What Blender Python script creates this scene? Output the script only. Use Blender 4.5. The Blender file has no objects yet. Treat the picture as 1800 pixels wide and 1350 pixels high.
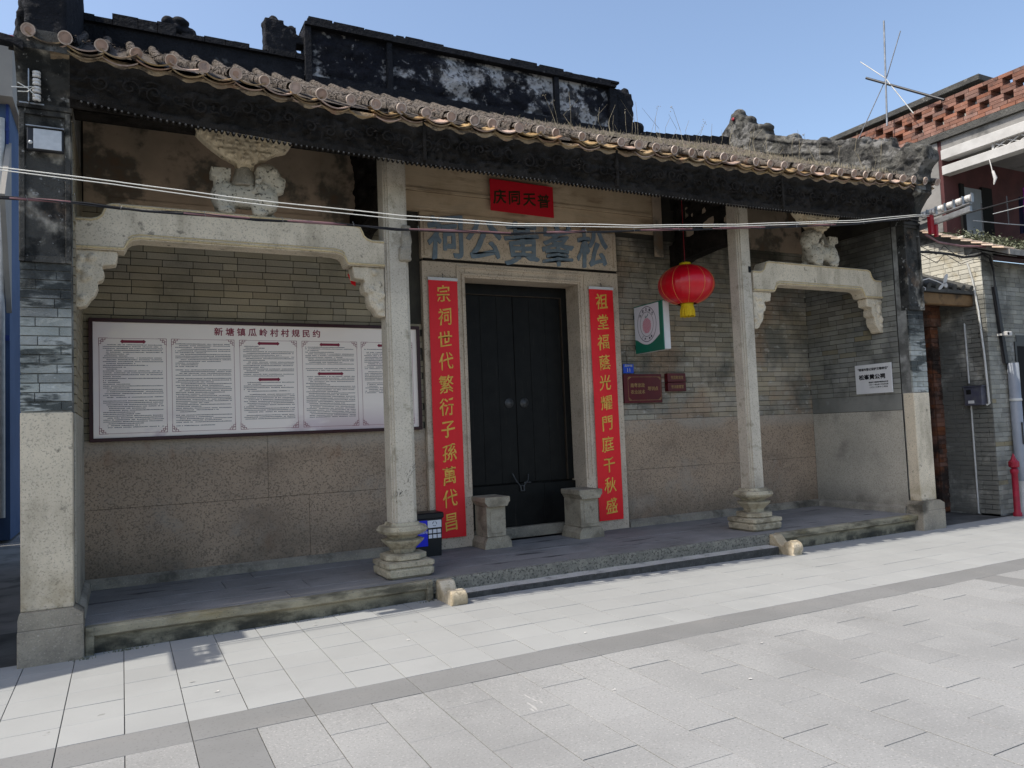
import bpy, bmesh, math, random
from mathutils import Vector, Matrix, Euler, noise
rnd = random.Random(7)
S = bpy.context.scene
COL = S.collection
# ---------------------------------------------------------------- camera
RW = ((0.8891596, -0.4558242, -0.0402429), (-0.0093666, 0.0697958, -0.9975173), (0.4575013, 0.8873291, 0.0577901))
cd = bpy.data.cameras.new('camera'); cam = bpy.data.objects.new('camera', cd); COL.objects.link(cam)
cd.sensor_width = 36; cd.lens = 1335.6 / 1800 * 36; cd.clip_start = 0.05; cd.clip_end = 2000
r0, r1, r2 = [Vector(r) for r in RW]
mc = Matrix((r0, -r1, -r2)).transposed().to_4x4(); mc.translation = Vector((0, 0, 1.6)); cam.matrix_world = mc
S.camera = cam
# ---------------------------------------------------------------- sky, sun, exposure
SUNDIR = Vector((0.66, 0.009, -1.0)).normalized()      # direction the light travels
w = bpy.data.worlds.new('World'); S.world = w; w.use_nodes = True
nt = w.node_tree; nt.nodes.clear()
sky = nt.nodes.new('ShaderNodeTexSky'); sky.sky_type = 'NISHITA'; sky.sun_disc = False
sky.sun_elevation = math.asin(-SUNDIR.z); sky.sun_rotation = math.atan2(-SUNDIR.x, -SUNDIR.y)
sky.air_density = 1.0; sky.dust_density = 2.2; sky.ozone_density = .7
bg = nt.nodes.new('ShaderNodeBackground'); bg.inputs[1].default_value = 0.142
wo = nt.nodes.new('ShaderNodeOutputWorld')
nt.links.new(sky.outputs[0], bg.inputs[0]); nt.links.new(bg.outputs[0], wo.inputs[0])
sd = bpy.data.lights.new('sun', 'SUN'); sd.energy = 3.2; sd.angle = math.radians(0.5); sd.color = (1, .94, .84)
sun = bpy.data.objects.new('sun', sd); COL.objects.link(sun)
sun.rotation_euler = SUNDIR.to_track_quat('-Z', 'Y').to_euler()
S.view_settings.view_transform = 'Standard'; S.view_settings.look = 'None'; S.view_settings.gamma = 1
S.view_settings.exposure = 0.74; S.view_settings.use_curve_mapping = False
S.cycles.max_bounces = 8; S.cycles.diffuse_bounces = 5

# ---------------------------------------------------------------- materials
def nd(t, k, **kw):
    n = t.nodes.new(k)
    for a, v in kw.items(): setattr(n, a, v)
    return n
def val_noise(t, pos, scale, stretch=(1, 1, 1), detail=4, rough=.6):
    m = nd(t, 'ShaderNodeVectorMath', operation='MULTIPLY'); t.links.new(pos, m.inputs[0])
    m.inputs[1].default_value = tuple(scale * s for s in stretch)
    n = nd(t, 'ShaderNodeTexNoise'); n.inputs['Scale'].default_value = 1
    n.inputs['Detail'].default_value = detail; n.inputs['Roughness'].default_value = rough
    t.links.new(m.outputs[0], n.inputs['Vector']); return n.outputs[0]
def ramp(t, v, lo, hi, a=0., b=1.):
    m = nd(t, 'ShaderNodeMapRange', interpolation_type='SMOOTHSTEP'); t.links.new(v, m.inputs[0])
    m.inputs[1].default_value = lo; m.inputs[2].default_value = hi; m.inputs[3].default_value = a; m.inputs[4].default_value = b
    return m.outputs[0]
def mathn(t, op, a, b):
    m = nd(t, 'ShaderNodeMath', operation=op)
    for i, x in enumerate((a, b)):
        if isinstance(x, (int, float)): m.inputs[i].default_value = x
        else: t.links.new(x, m.inputs[i])
    return m.outputs[0]
def mixc(t, f, a, b):
    m = nd(t, 'ShaderNodeMix', data_type='RGBA')
    for i, x in ((0, f), (6, a), (7, b)):
        if isinstance(x, (int, float)): m.inputs[i].default_value = x
        elif isinstance(x, tuple): m.inputs[i].default_value = x + (1,) if len(x) == 3 else x
        else: t.links.new(x, m.inputs[i])
    return m.outputs[2]
MATS = {}
def mat(name, col, col2=None, scale=3., layers=(), rough=.85, bump=0., bscale=40., bstretch=(1, 1, 1), var=0., spec=.3, metal=0., stretch=(1, 1, 1), bdist=.01, sheen=0., vcol=None):
    """layers: (colour, scale, lo, hi, strength, stretch, zrange or None, detail)"""
    m = bpy.data.materials.new(name); m.use_nodes = True; t = m.node_tree
    b = t.nodes['Principled BSDF']; geo = nd(t, 'ShaderNodeNewGeometry'); pos = geo.outputs['Position']
    b.inputs['Roughness'].default_value = rough; b.inputs['Specular IOR Level'].default_value = spec
    b.inputs['Metallic'].default_value = metal
    c = mixc(t, ramp(t, val_noise(t, pos, scale, stretch), .3, .7), col, col2 or col)
    if var:
        oi = nd(t, 'ShaderNodeObjectInfo')
        r = mathn(t, 'FRACT', mathn(t, 'ADD', oi.outputs['Random'], geo.outputs['Random Per Island']), 0)
        hs = nd(t, 'ShaderNodeHueSaturation'); t.links.new(c, hs.inputs['Color'])
        t.links.new(mathn(t, 'ADD', mathn(t, 'MULTIPLY', r, 2 * var), 1 - var), hs.inputs['Value'])
        r2_ = mathn(t, 'FRACT', mathn(t, 'MULTIPLY', r, 7.31), 0)
        t.links.new(mathn(t, 'ADD', mathn(t, 'MULTIPLY', r2_, min(.4, var * 2.2)), 1 - min(.4, var * 2.2) / 2), hs.inputs['Saturation'])
        c = hs.outputs[0]
        if vcol: c = mixc(t, ramp(t, mathn(t, 'FRACT', mathn(t, 'MULTIPLY', r, 13.7), 0), vcol[1], vcol[1] + .06), c, vcol[0])
    for L in layers:
        lc, sc, lo, hi, st = L[:5]; stt = L[5] if len(L) > 5 and L[5] else (1, 1, 1); zr = L[6] if len(L) > 6 else None
        f = mathn(t, 'MULTIPLY', ramp(t, val_noise(t, pos, sc, stt, L[7] if len(L) > 7 else 5), lo, hi), st)
        if zr:
            sx = nd(t, 'ShaderNodeSeparateXYZ'); t.links.new(pos, sx.inputs[0])
            ax = zr[2] if len(zr) > 2 else 2
            f = mathn(t, 'MULTIPLY', f, ramp(t, sx.outputs[ax], min(zr[:2]), max(zr[:2]), *((0., 1.) if zr[0] < zr[1] else (1., 0.))))
        c = mixc(t, f, c, lc)
    t.links.new(c, b.inputs['Base Color'])
    if bump:
        bp = nd(t, 'ShaderNodeBump'); bp.inputs['Strength'].default_value = bump; bp.inputs['Distance'].default_value = bdist
        t.links.new(val_noise(t, pos, bscale, bstretch, 6, .65), bp.inputs['Height']); t.links.new(bp.outputs[0], b.inputs['Normal'])
    if sheen: b.inputs['Sheen Weight'].default_value = sheen
    MATS[name] = m; return m
DK = (.012, .011, .01)
SPK = [((.17, .15, .125), 78, .52, .66, .55), ((.66, .60, .52), 70, .56, .70, .35)]
mat('granite', (.56, .50, .395), (.45, .40, .32), 2.2, SPK + [((.09, .08, .06), 1.6, .50, .75, .6, (1, 1, .5)), ((.14, .12, .07), 7, .56, .72, .5)], bump=.7, bscale=80, bdist=.006)
mat('granite_foot', (.34, .30, .23), (.21, .185, .145), 3, SPK + [((.045, .04, .03), 2.5, .48, .66, .8), ((.33, .31, .27), 6, .6, .75, .5)], bump=.9, bscale=60, bdist=.01)
mat('lion_stone', (.56, .51, .40), (.45, .41, .33), 5, [((.05, .045, .035), 34, .56, .64, .85), ((.58, .54, .47), 25, .6, .72, .4), ((.12, .10, .05), 5, .56, .72, .5)], bump=1, bscale=50, bdist=.02)
mat('cream_stone', (.85, .72, .50), (.70, .59, .41), 5, [((.10, .08, .05), 22, .58, .66, .7), ((.45, .28, .12), 4, .58, .72, .5)], bump=1, bscale=50, bdist=.02)
mat('moulding_ochre', (.62, .50, .29), (.48, .38, .22), 5, SPK[:1], bump=.5, bscale=80)
mat('granite_pale', (.68, .585, .435), (.55, .475, .355), 1.7, SPK + [((.26, .22, .155), 2.4, .48, .70, .6, (1.4, 1.4, .6)), ((.10, .09, .07), 9, .62, .70, .65), ((.24, .18, .09), 5, .35, .6, .6, None, (.75, .38))], bump=.7, bscale=80, bdist=.006)
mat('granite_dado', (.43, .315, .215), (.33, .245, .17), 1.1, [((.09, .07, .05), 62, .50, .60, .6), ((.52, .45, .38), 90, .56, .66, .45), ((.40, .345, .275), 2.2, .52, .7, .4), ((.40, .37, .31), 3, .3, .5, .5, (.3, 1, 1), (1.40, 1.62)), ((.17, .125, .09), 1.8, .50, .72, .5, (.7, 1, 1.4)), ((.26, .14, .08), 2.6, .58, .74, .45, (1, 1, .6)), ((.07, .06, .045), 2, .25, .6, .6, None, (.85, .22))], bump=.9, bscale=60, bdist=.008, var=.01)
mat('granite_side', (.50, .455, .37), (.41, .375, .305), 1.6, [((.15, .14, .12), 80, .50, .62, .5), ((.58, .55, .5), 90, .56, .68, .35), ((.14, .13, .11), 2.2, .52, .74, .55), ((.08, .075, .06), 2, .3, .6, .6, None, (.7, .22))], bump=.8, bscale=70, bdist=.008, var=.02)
mat('granite_door', (.60, .49, .365), (.48, .395, .30), 2.5, [((.14, .10, .07), 70, .54, .66, .7), ((.20, .14, .09), 3, .52, .72, .5), ((.66, .58, .46), 4, .58, .75, .4)], bump=.7, bscale=70, bdist=.005)
mat('platform_stone', (.25, .242, .235), (.18, .175, .17), 2, [((.03, .03, .032), 4, .60, .68, .9, (.35, 2.2, 1)), ((.09, .09, .09), 55, .55, .66, .5), ((.36, .35, .33), 2.5, .56, .8, .45)], rough=.75, bump=.6, bscale=60, var=.08, bdist=.008)
mat('pedestal_stone', (.40, .345, .25), (.30, .26, .19), 3, SPK + [((.14, .115, .08), 4, .48, .66, .65), ((.07, .06, .045), 12, .60, .70, .5)], bump=.8, bscale=60, bdist=.01)
mat('step_tread', (.50, .485, .45), (.40, .39, .36), 3, [((.10, .10, .095), 6, .55, .7, .6)] + SPK[:1], rough=.75, bump=.6, bscale=60, bdist=.006)
mat('granite_base', (.50, .44, .31), (.38, .335, .24), 3, SPK + [((.15, .125, .08), 4, .48, .64, .7), ((.09, .08, .06), 14, .58, .68, .6)], bump=.9, bscale=60, bdist=.012)
mat('kerb_stone', (.36, .32, .22), (.25, .225, .16), 3, [((.05, .045, .03), 4, .45, .65, .8, (.6, 1, 2)), ((.33, .25, .1), 2.5, .55, .7, .5, (.5, 1, 1), (.1, .2)), ((.03, .03, .025), 5, .35, .6, .85, None, (.13, .04)), ((.05, .05, .045), 80, .58, .7, .6)], bump=.9, bscale=45, bdist=.012)
mat('rough_riser', (.27, .26, .215), (.17, .165, .14), 14, [((.05, .05, .045), 40, .5, .62, .8), ((.42, .40, .33), 50, .6, .7, .5)], bump=1, bscale=60, bdist=.02)
mat('riser_dark', (.085, .085, .08), (.045, .045, .042), 14, [((.25, .25, .22), 40, .6, .7, .5)], bump=1, bscale=50, bdist=.02)
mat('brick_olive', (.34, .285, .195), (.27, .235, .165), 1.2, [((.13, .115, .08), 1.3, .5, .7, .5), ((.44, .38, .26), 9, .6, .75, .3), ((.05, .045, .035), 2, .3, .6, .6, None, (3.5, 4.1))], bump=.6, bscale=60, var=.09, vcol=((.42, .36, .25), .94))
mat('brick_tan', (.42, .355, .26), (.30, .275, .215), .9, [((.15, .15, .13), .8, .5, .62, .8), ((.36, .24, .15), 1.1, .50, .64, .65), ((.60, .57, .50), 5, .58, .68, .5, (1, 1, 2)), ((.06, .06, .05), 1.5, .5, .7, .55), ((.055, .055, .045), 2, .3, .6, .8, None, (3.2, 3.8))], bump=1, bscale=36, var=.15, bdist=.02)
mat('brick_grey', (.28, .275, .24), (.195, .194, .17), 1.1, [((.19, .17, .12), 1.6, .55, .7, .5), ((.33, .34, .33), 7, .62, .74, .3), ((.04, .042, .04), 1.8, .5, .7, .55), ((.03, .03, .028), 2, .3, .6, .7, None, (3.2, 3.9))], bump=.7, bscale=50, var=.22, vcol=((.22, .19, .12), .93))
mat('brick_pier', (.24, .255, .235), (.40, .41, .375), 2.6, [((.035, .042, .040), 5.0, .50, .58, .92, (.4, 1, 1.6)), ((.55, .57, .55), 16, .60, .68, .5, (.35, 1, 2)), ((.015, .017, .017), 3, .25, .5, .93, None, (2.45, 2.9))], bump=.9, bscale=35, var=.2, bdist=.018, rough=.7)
mat('brick_sunlit_top', (.56, .54, .47), (.46, .45, .40), 1.5, [((.30, .24, .13), 2.2, .56, .7, .5), ((.16, .16, .15), 5, .60, .7, .5, (1, 1, 2)), ((.10, .10, .088), 2, .2, .5, .9, None, (3.55, 3.25))], bump=.6, bscale=50, var=.14)  # sunlit upper wall and shade below it put into the brick colour by height
mat('mortar', (.055, .05, .038), (.035, .032, .026), 5, bump=.4)
mat('mortar_pale', (.30, .30, .28), (.14, .14, .13), 6, [((.05, .05, .045), 4, .45, .6, .7)], bump=.4)
mat('pier_plaster', (.035, .035, .033), (.075, .073, .066), 2.2, [((.50, .46, .38), 2.3, .49, .62, .8, (1, 1, .8)), ((.14, .09, .055), 2.5, .53, .7, .6), ((.012, .013, .013), 4.5, .48, .62, .85), ((.5, .5, .48), 16, .62, .70, .5)], bump=1, bscale=18, bdist=.03, spec=.15)
mat('ridge_black', (.011, .012, .016), (.022, .023, .028), 2.5, [((.48, .48, .48), 1.35, .50, .58, .85, (1, 1, 1.2)), ((.012, .013, .018), 3.6, .46, .54, .9), ((.30, .29, .28), 9, .60, .66, .6), ((.010, .010, .014), 14, .52, .62, .7)], bump=1, bscale=14, bdist=.06, spec=.12)
mat('ridge_dark', (.012, .013, .016), (.02, .021, .025), 4, [((.12, .12, .12), 7, .64, .72, .6)], bump=1, bscale=18, bdist=.05, spec=.12)
mat('ridge_grey', (.115, .112, .10), (.06, .058, .054), 4, [((.24, .235, .225), 3.5, .50, .62, .65), ((.02, .02, .02), 6, .50, .62, .85), ((.02, .02, .02), 20, .56, .66, .6)], bump=1, bscale=20, bdist=.05, spec=.15)
mat('tile_clay', (.40, .275, .21), (.28, .20, .16), 12, [((.58, .48, .41), 22, .56, .7, .45), ((.10, .08, .07), 15, .58, .70, .6)], bump=.7, bscale=60, var=.18)
mat('verge_clay', (.62, .50, .40), (.50, .39, .30), 12, [((.2, .15, .12), 9, .6, .72, .5)], bump=.5, bscale=40, var=.12)
mat('tile_rim', (.56, .46, .38), (.42, .33, .27), 20, [((.12, .1, .085), 18, .54, .66, .8)], bump=.6, bscale=60, var=.16)
mat('tile_crust', (.20, .168, .14), (.125, .108, .094), 22, [((.035, .03, .027), 26, .48, .58, .9), ((.40, .36, .31), 34, .58, .68, .6), ((.25, .15, .10), 7, .58, .7, .5)], bump=1, bscale=70, bdist=.04, spec=.15)
mat('ochre_clay', (.36, .25, .13), (.25, .175, .10), 7, [((.06, .045, .035), 6, .52, .62, .85, (1, 1, 2)), ((.55, .44, .28), 12, .58, .7, .4), ((.25, .13, .08), 5, .55, .68, .6)], bump=1, bscale=26, bdist=.03, var=.12, spec=.15)
mat('bead_pale', (.16, .15, .135), (.05, .045, .04), 9)
mat('rafter_wood', (.04, .034, .028), (.02, .018, .015), 10, bump=.6, bscale=40)
mat('carved_wood', (.030, .026, .022), (.014, .012, .010), 5, [((.035, .031, .028), 8, .50, .66, .7), ((.40, .37, .34), 30, .74, .77, .7)], rough=.8, bump=1, bscale=22, bdist=.04, spec=.08)
mat('mural', (.56, .42, .30), (.38, .30, .215), 1.5, [((.11, .105, .085), 2.0, .50, .60, .85), ((.21, .115, .055), 2, .56, .7, .6), ((.20, .16, .12), 8, .6, .72, .35)], bump=.5, bscale=20)
mat('old_board', (.60, .46, .30), (.47, .35, .22), 2.4, [((.15, .085, .04), 2.2, .5, .68, .7, (.6, 1, 2.5)), ((.38, .32, .23), 3, .58, .72, .5, (.5, 1, 3)), ((.02, .016, .012), 11, .70, .75, .8, (.5, 1, 2))], bump=.6, bscale=20, bstretch=(.3, 1, 3))
mat('door_black', (.008, .008, .007), (.0045, .0045, .004), 6, [((.03, .026, .02), 9, .62, .72, .5, (3, 3, .25)), ((.06, .055, .045), 30, .68, .74, .4)], rough=.5, bump=.2, bscale=20, bstretch=(3, 3, .2), spec=.15)
mat('door_edge', (.05, .035, .022), (.03, .022, .015), 9, rough=.7)
mat('iron', (.09, .09, .088), (.05, .05, .05), 30, rough=.5, metal=.6)
mat('red_paper', (.80, .014, .022), (.70, .011, .019), .8, [((.30, .005, .01), 1.5, .62, .8, .3)], rough=.42, bump=.3, bscale=7, bdist=.02)
mat('dark_red_paper', (.62, .010, .022), (.55, .009, .02), 2, rough=.6)
mat('gold', (.80, .47, .09), (.66, .37, .06), 14, rough=.45, metal=.15)
mat('gold_dull', (.34, .22, .08), (.25, .15, .06), 20, rough=.5)
mat('ink', (.035, .025, .008), rough=.6)
mat('plaque_blue', (.20, .26, .31), (.15, .20, .245), 14, [((.28, .25, .2), 22, .58, .68, .6)], bump=.6, bscale=40, var=0)
mat('maroon', (.04, .01, .011), (.03, .008, .01), 5, rough=.4)
mat('maroon_sign', (.095, .006, .010), (.075, .005, .008), 5, rough=.35)
mat('board_print', (.93, .82, .72), (.89, .785, .69), 1, [((.50, .37, .40), 1.1, .47, .58, .8, (1, 1, 2), (2.0, 1.6)), ((.74, .64, .66), .9, .52, .7, .6)], rough=.32, spec=.4)
mat('print_red', (.24, .022, .045), rough=.5)
mat('print_grey', (.065, .055, .06), rough=.5)
mat('print_black', (.01, .01, .012), rough=.5)
mat('white_plate', (.66, .65, .63), (.60, .59, .58), 4, rough=.4)
mat('white_paint', (.50, .49, .47), (.40, .39, .37), 3, [((.2, .19, .17), 2.5, .58, .75, .5, (1, .4, 1))], rough=.7, bump=.2)
mat('sign_green', (.004, .15, .095), rough=.35)
mat('sign_white', (.68, .68, .72), rough=.35)
mat('sign_pink', (.62, .04, .12), rough=.4)
mat('sign_navy', (.02, .025, .05), rough=.4)
mat('leaf_green', (.02, .2, .16), rough=.4)
mat('plate_blue', (.012, .06, .42), rough=.35)
mat('bin_blue', (.01, .02, .55), rough=.35)
mat('bin_black', (.008, .009, .011), rough=.4)
mat('lantern_red', (.62, .004, .015), (.50, .003, .012), 3, rough=.3, spec=.5)
mat('yellow_tassel', (.72, .5, .01), (.62, .42, .01), 40, rough=.6)
mat('lantern_gold', (.75, .42, .12), rough=.35, metal=.4)
mat('paver_smooth', (.302, .308, .303), (.275, .28, .276), .8, [((.24, .245, .24), 1.1, .52, .72, .4), ((.15, .148, .14), 6, .69, .74, .6), ((.25, .255, .25), 90, .55, .7, .4)], rough=.75, bump=.2, bscale=90, var=.035, bdist=.003)
mat('paver_granite', (.262, .263, .258), (.225, .226, .222), .9, [((.12, .12, .115), 75, .54, .64, .45), ((.42, .41, .39), 65, .56, .66, .45), ((.19, .19, .185), .9, .45, .7, .35), ((.11, .11, .105), 5, .71, .75, .6), ((.42, .41, .39), 1.6, .705, .72, .6, (2.5, .5, 1))], rough=.8, bump=.4, bscale=110, var=.05, bdist=.004)
mat('paver_dark', (.185, .186, .184), (.162, .163, .16), 1.2, [((.21, .205, .195), 1.3, .5, .7, .5, (.5, 1, 1)), ((.09, .09, .088), 60, .56, .66, .4)], rough=.75, bump=.2, bscale=90, var=.04, bdist=.003)
mat('joint', (.11, .11, .105), (.045, .045, .042), 2, bump=.3)
mat('concrete', (.26, .25, .235), (.17, .165, .155), 1.5, [((.08, .08, .075), 3, .52, .68, .6)], bump=.5, bscale=30)
mat('concrete_dark', (.09, .088, .08), (.05, .05, .047), 3, [((.2, .19, .17), 8, .6, .7, .5)], bump=.8, bscale=25, bdist=.03)
mat('brick_red', (.25, .125, .09), (.17, .085, .062), 3, [((.06, .04, .035), 4, .52, .66, .7), ((.42, .30, .24), 15, .58, .7, .5)], bump=.6, bscale=50, var=.25)
mat('brick_orange', (.17, .075, .045), (.10, .048, .032), 3, [((.02, .017, .015), 3, .45, .6, .85), ((.3, .22, .15), 15, .6, .72, .4)], bump=.6, bscale=50, var=.25)
mat('brick_maroon', (.075, .02, .02), (.05, .016, .016), 3, bump=.4, bscale=50, var=.3)
mat('wood_beam', (.20, .12, .055), (.11, .065, .03), 3, [((.02, .015, .01), 4, .5, .66, .8)], bump=.6, bscale=20, bstretch=(.3, 1, 3))
mat('blue_cladding', (.075, .12, .22), (.045, .08, .16), .5, rough=.8, spec=.1)
mat('blue_frame', (.02, .045, .2), rough=.4)
mat('cream_tile', (.30, .28, .245), (.25, .235, .21), 2, bump=.1)
mat('red_coping', (.35, .02, .03), rough=.6)
mat('pipe_grey', (.24, .26, .29), (.20, .22, .25), 3, rough=.4)
mat('pvc_white', (.5, .5, .48), (.38, .38, .36), 6, rough=.45)
mat('hydrant_red', (.28, .01, .03), (.2, .01, .02), 9, rough=.5)
mat('cable_white', (.75, .73, .66), rough=.4)
mat('cable_black', (.012, .012, .014), rough=.5)
mat('cable_pink', (.24, .13, .135), (.13, .055, .06), 4, rough=.5)
mat('cable_red', (.25, .012, .02), rough=.5)
mat('ceramic', (.62, .60, .57), (.5, .48, .45), 20, rough=.25, spec=.6)
mat('steel', (.35, .36, .37), (.22, .22, .22), 10, rough=.45, metal=.7)
mat('glass_lamp', (.42, .43, .43), (.50, .51, .51), 20, rough=.2, spec=.6)
mat('dark_metal', (.02, .02, .022), rough=.4)
mat('weed', (.33, .29, .21), (.22, .19, .13), 20, rough=.9)
mat('leaf', (.09, .105, .06), (.15, .155, .11), 10, rough=.8, var=.3)
mat('purple_cloth', (.30, .01, .28), (.06, .005, .08), 40, rough=.6)
mat('navy_cloth', (.01, .012, .04), rough=.8)
mat('door_pale', (.22, .24, .26), (.18, .2, .22), 4, rough=.5)
mat('void', (.006, .006, .006), rough=.9)
mat('meter_grey', (.10, .10, .11), (.06, .06, .09), 8, rough=.5)

# ---------------------------------------------------------------- mesh helpers
WORLD = {}
class MB:
    def __init__(s): s.v = []; s.f = []; s.m = []; s.sm = []
    def add(s, vs, fs, mi=0, smooth=False):
        o = len(s.v); s.v += [Vector(v) for v in vs]
        for f in fs: s.f.append([i + o for i in f]); s.m.append(mi); s.sm.append(smooth)
        return s
    def box(s, x0, x1, y0, y1, z0, z1, mi=0, ch=0.):
        if ch:
            c = ch; X = (x0, x0 + c, x1 - c, x1); Y = (y0, y0 + c, y1 - c, y1); Z = (z0, z0 + c, z1 - c, z1)
            vs = []; idx = {}
            for k in range(8):
                sx, sy, sz = k & 1, k >> 1 & 1, k >> 2 & 1
                for a in range(3):
                    p = [X[3 if sx else 0] if a == 0 else X[2 if sx else 1], Y[3 if sy else 0] if a == 1 else Y[2 if sy else 1], Z[3 if sz else 0] if a == 2 else Z[2 if sz else 1]]
                    idx[k, a] = len(vs); vs.append(p)
            fs = []
            for a in range(3):
                b, c2 = [q for q in range(3) if q != a]
                for sgn in (0, 1):
                    ks = []
                    for i, j in ((0, 0), (1, 0), (1, 1), (0, 1)):
                        ks.append(idx[(sgn << a) | (i << b) | (j << c2), a])
                    fs.append(ks)
            for a in range(3):
                b, c2 = [q for q in range(3) if q != a]
                for i in (0, 1):
                    for j in (0, 1):
                        k0 = (i << b) | (j << c2); k1 = k0 | (1 << a)
                        fs.append([idx[k0, b], idx[k1, b], idx[k1, c2], idx[k0, c2]])
            for k in range(8): fs.append([idx[k, 0], idx[k, 1], idx[k, 2]])
            return s.add(vs, fs, mi)
        vs = [(x, y, z) for z in (z0, z1) for y in (y0, y1) for x in (x0, x1)]
        return s.add(vs, [(0, 2, 3, 1), (4, 5, 7, 6), (0, 1, 5, 4), (2, 6, 7, 3), (0, 4, 6, 2), (1, 3, 7, 5)], mi)
    def prism(s, pts, axis, a0, a1, mi=0, smooth=False):
        """polygon pts in the two other axes (in xyz order), extruded along axis"""
        n = len(pts)
        def mk(p, a):
            q = list(p); q.insert(axis, a); return q
        vs = [mk(p, a0) for p in pts] + [mk(p, a1) for p in pts]
        s.add(vs, [list(range(n))[::-1], list(range(n, 2 * n))], mi)
        o = len(s.v) - 2 * n
        for i in range(n):
            j = (i + 1) % n; s.f.append([o + i, o + j, o + n + j, o + n + i]); s.m.append(mi); s.sm.append(smooth)
        return s
    def tube(s, pts, r, n=8, mi=0, cap=True):
        pts = [Vector(p) for p in pts]; rs = r if isinstance(r, (list, tuple)) else [r] * len(pts)
        vs = []; up = None
        for i, p in enumerate(pts):
            d = (pts[min(i + 1, len(pts) - 1)] - pts[max(i - 1, 0)]).normalized()
            a = d.orthogonal().normalized() if up is None else (up - d * up.dot(d)).normalized()
            up = a; b = d.cross(a)
            for k in range(n):
                t = 2 * math.pi * k / n; vs.append(p + (a * math.cos(t) + b * math.sin(t)) * rs[i])
        fs = []
        for i in range(len(pts) - 1):
            for k in range(n):
                fs.append([i * n + k, i * n + (k + 1) % n, (i + 1) * n + (k + 1) % n, (i + 1) * n + k])
        s.add(vs, fs, mi, True)
        if cap: s.add(vs[:n], [list(range(n))[::-1]], mi); s.add(vs[-n:], [list(range(n))], mi)
        return s
    def lathe(s, prof, c, n=24, mi=0, axis=2, smooth=True, ribs=0, amp=0.):
        vs = []
        for (r, h) in prof:
            for k in range(n):
                t = 2 * math.pi * k / n; rr = r * (1 + (amp * (abs(math.sin(t * ribs / 2)) - .6) if ribs else 0))
                p = [math.cos(t) * rr, math.sin(t) * rr]; p.insert(axis, h); vs.append(Vector(p) + Vector(c))
        fs = [[i * n + k, i * n + (k + 1) % n, (i + 1) * n + (k + 1) % n, (i + 1) * n + k] for i in range(len(prof) - 1) for k in range(n)]
        s.add(vs, fs, mi, smooth)
        return s
    def loft(s, secs, mi=0):
        """secs: (z, half, chamfer) square sections with cut corners about (cx,cy)"""
        n = 8; vs = []
        for (cx, cy, z, h, c) in secs:
            for (a, b) in ((-h + c, -h), (h - c, -h), (h, -h + c), (h, h - c), (h - c, h), (-h + c, h), (-h, h - c), (-h, -h + c)):
                vs.append((cx + a, cy + b, z))
        fs = [[i * n + k, i * n + (k + 1) % n, (i + 1) * n + (k + 1) % n, (i + 1) * n + k] for i in range(len(secs) - 1) for k in range(n)]
        fs.append(list(range(n))[::-1]); fs.append([(len(secs) - 1) * n + k for k in range(n)])
        return s.add(vs, fs, mi)
    def sphere(s, c, r, seg=10, ring=7, mi=0, rot=None):
        r = (r, r, r) if isinstance(r, (int, float)) else r; vs = []; c = Vector(c)
        for i in range(ring + 1):
            ph = math.pi * i / ring
            for k in range(seg):
                t = 2 * math.pi * k / seg
                p = Vector((math.sin(ph) * math.cos(t) * r[0], math.sin(ph) * math.sin(t) * r[1], math.cos(ph) * r[2]))
                if rot: p = rot @ p
                vs.append(c + p)
        fs = [[i * seg + k, (i + 1) * seg + k, (i + 1) * seg + (k + 1) % seg, i * seg + (k + 1) % seg] for i in range(ring) for k in range(seg)]
        return s.add(vs, fs, mi, True)
    def mesh(s, name, mats, origin=Vector((0, 0, 0))):
        me = bpy.data.meshes.new(name); me.from_pydata([v - origin for v in s.v], [], s.f)
        for m in mats: me.materials.append(m)
        me.polygons.foreach_set('material_index', s.m); me.polygons.foreach_set('use_smooth', s.sm)
        me.validate(); me.update(); return me
def link(name, me, parent=None, loc=(0, 0, 0)):
    o = bpy.data.objects.new(name, me); COL.objects.link(o); loc = Vector(loc)
    if parent is not None: o.parent = parent; o.location = loc - WORLD[parent.name]
    else: o.location = loc
    WORLD[o.name] = loc; return o
def part(name, mb, mats, parent=None, kind=None, label=None):
    mats = [MATS[m] for m in (mats if isinstance(mats, (list, tuple)) else [mats])]
    xs = [v.x for v in mb.v]; ys = [v.y for v in mb.v]; zs = [v.z for v in mb.v]
    org = Vector(((min(xs) + max(xs)) / 2, (min(ys) + max(ys)) / 2, min(zs)))
    o = link(name, mb.mesh(name, mats, org), parent, org)
    if kind: o['kind'] = kind
    if label: o['label'] = label
    return o
def thing(name, label, cat, loc, group=None):
    o = link(name, None, None, loc); o['label'] = label; o['category'] = cat
    if group: o['group'] = group
    o.empty_display_size = .1; return o
def tag(o, label, cat, group=None):
    o['label'] = label; o['category'] = cat
    if group: o['group'] = group
    return o
def bake(mb, mods, mat_names):
    """apply modifiers without operators and return the mesh"""
    me = mb.mesh('tmp', []); o = bpy.data.objects.new('tmp', me); COL.objects.link(o)
    mods(o); dg = bpy.context.evaluated_depsgraph_get(); dg.update()
    out = bpy.data.meshes.new_from_object(o.evaluated_get(dg)); bpy.data.objects.remove(o); bpy.data.meshes.remove(me)
    out.materials.clear()
    for m in mat_names: out.materials.append(MATS[m])
    return out
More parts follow.
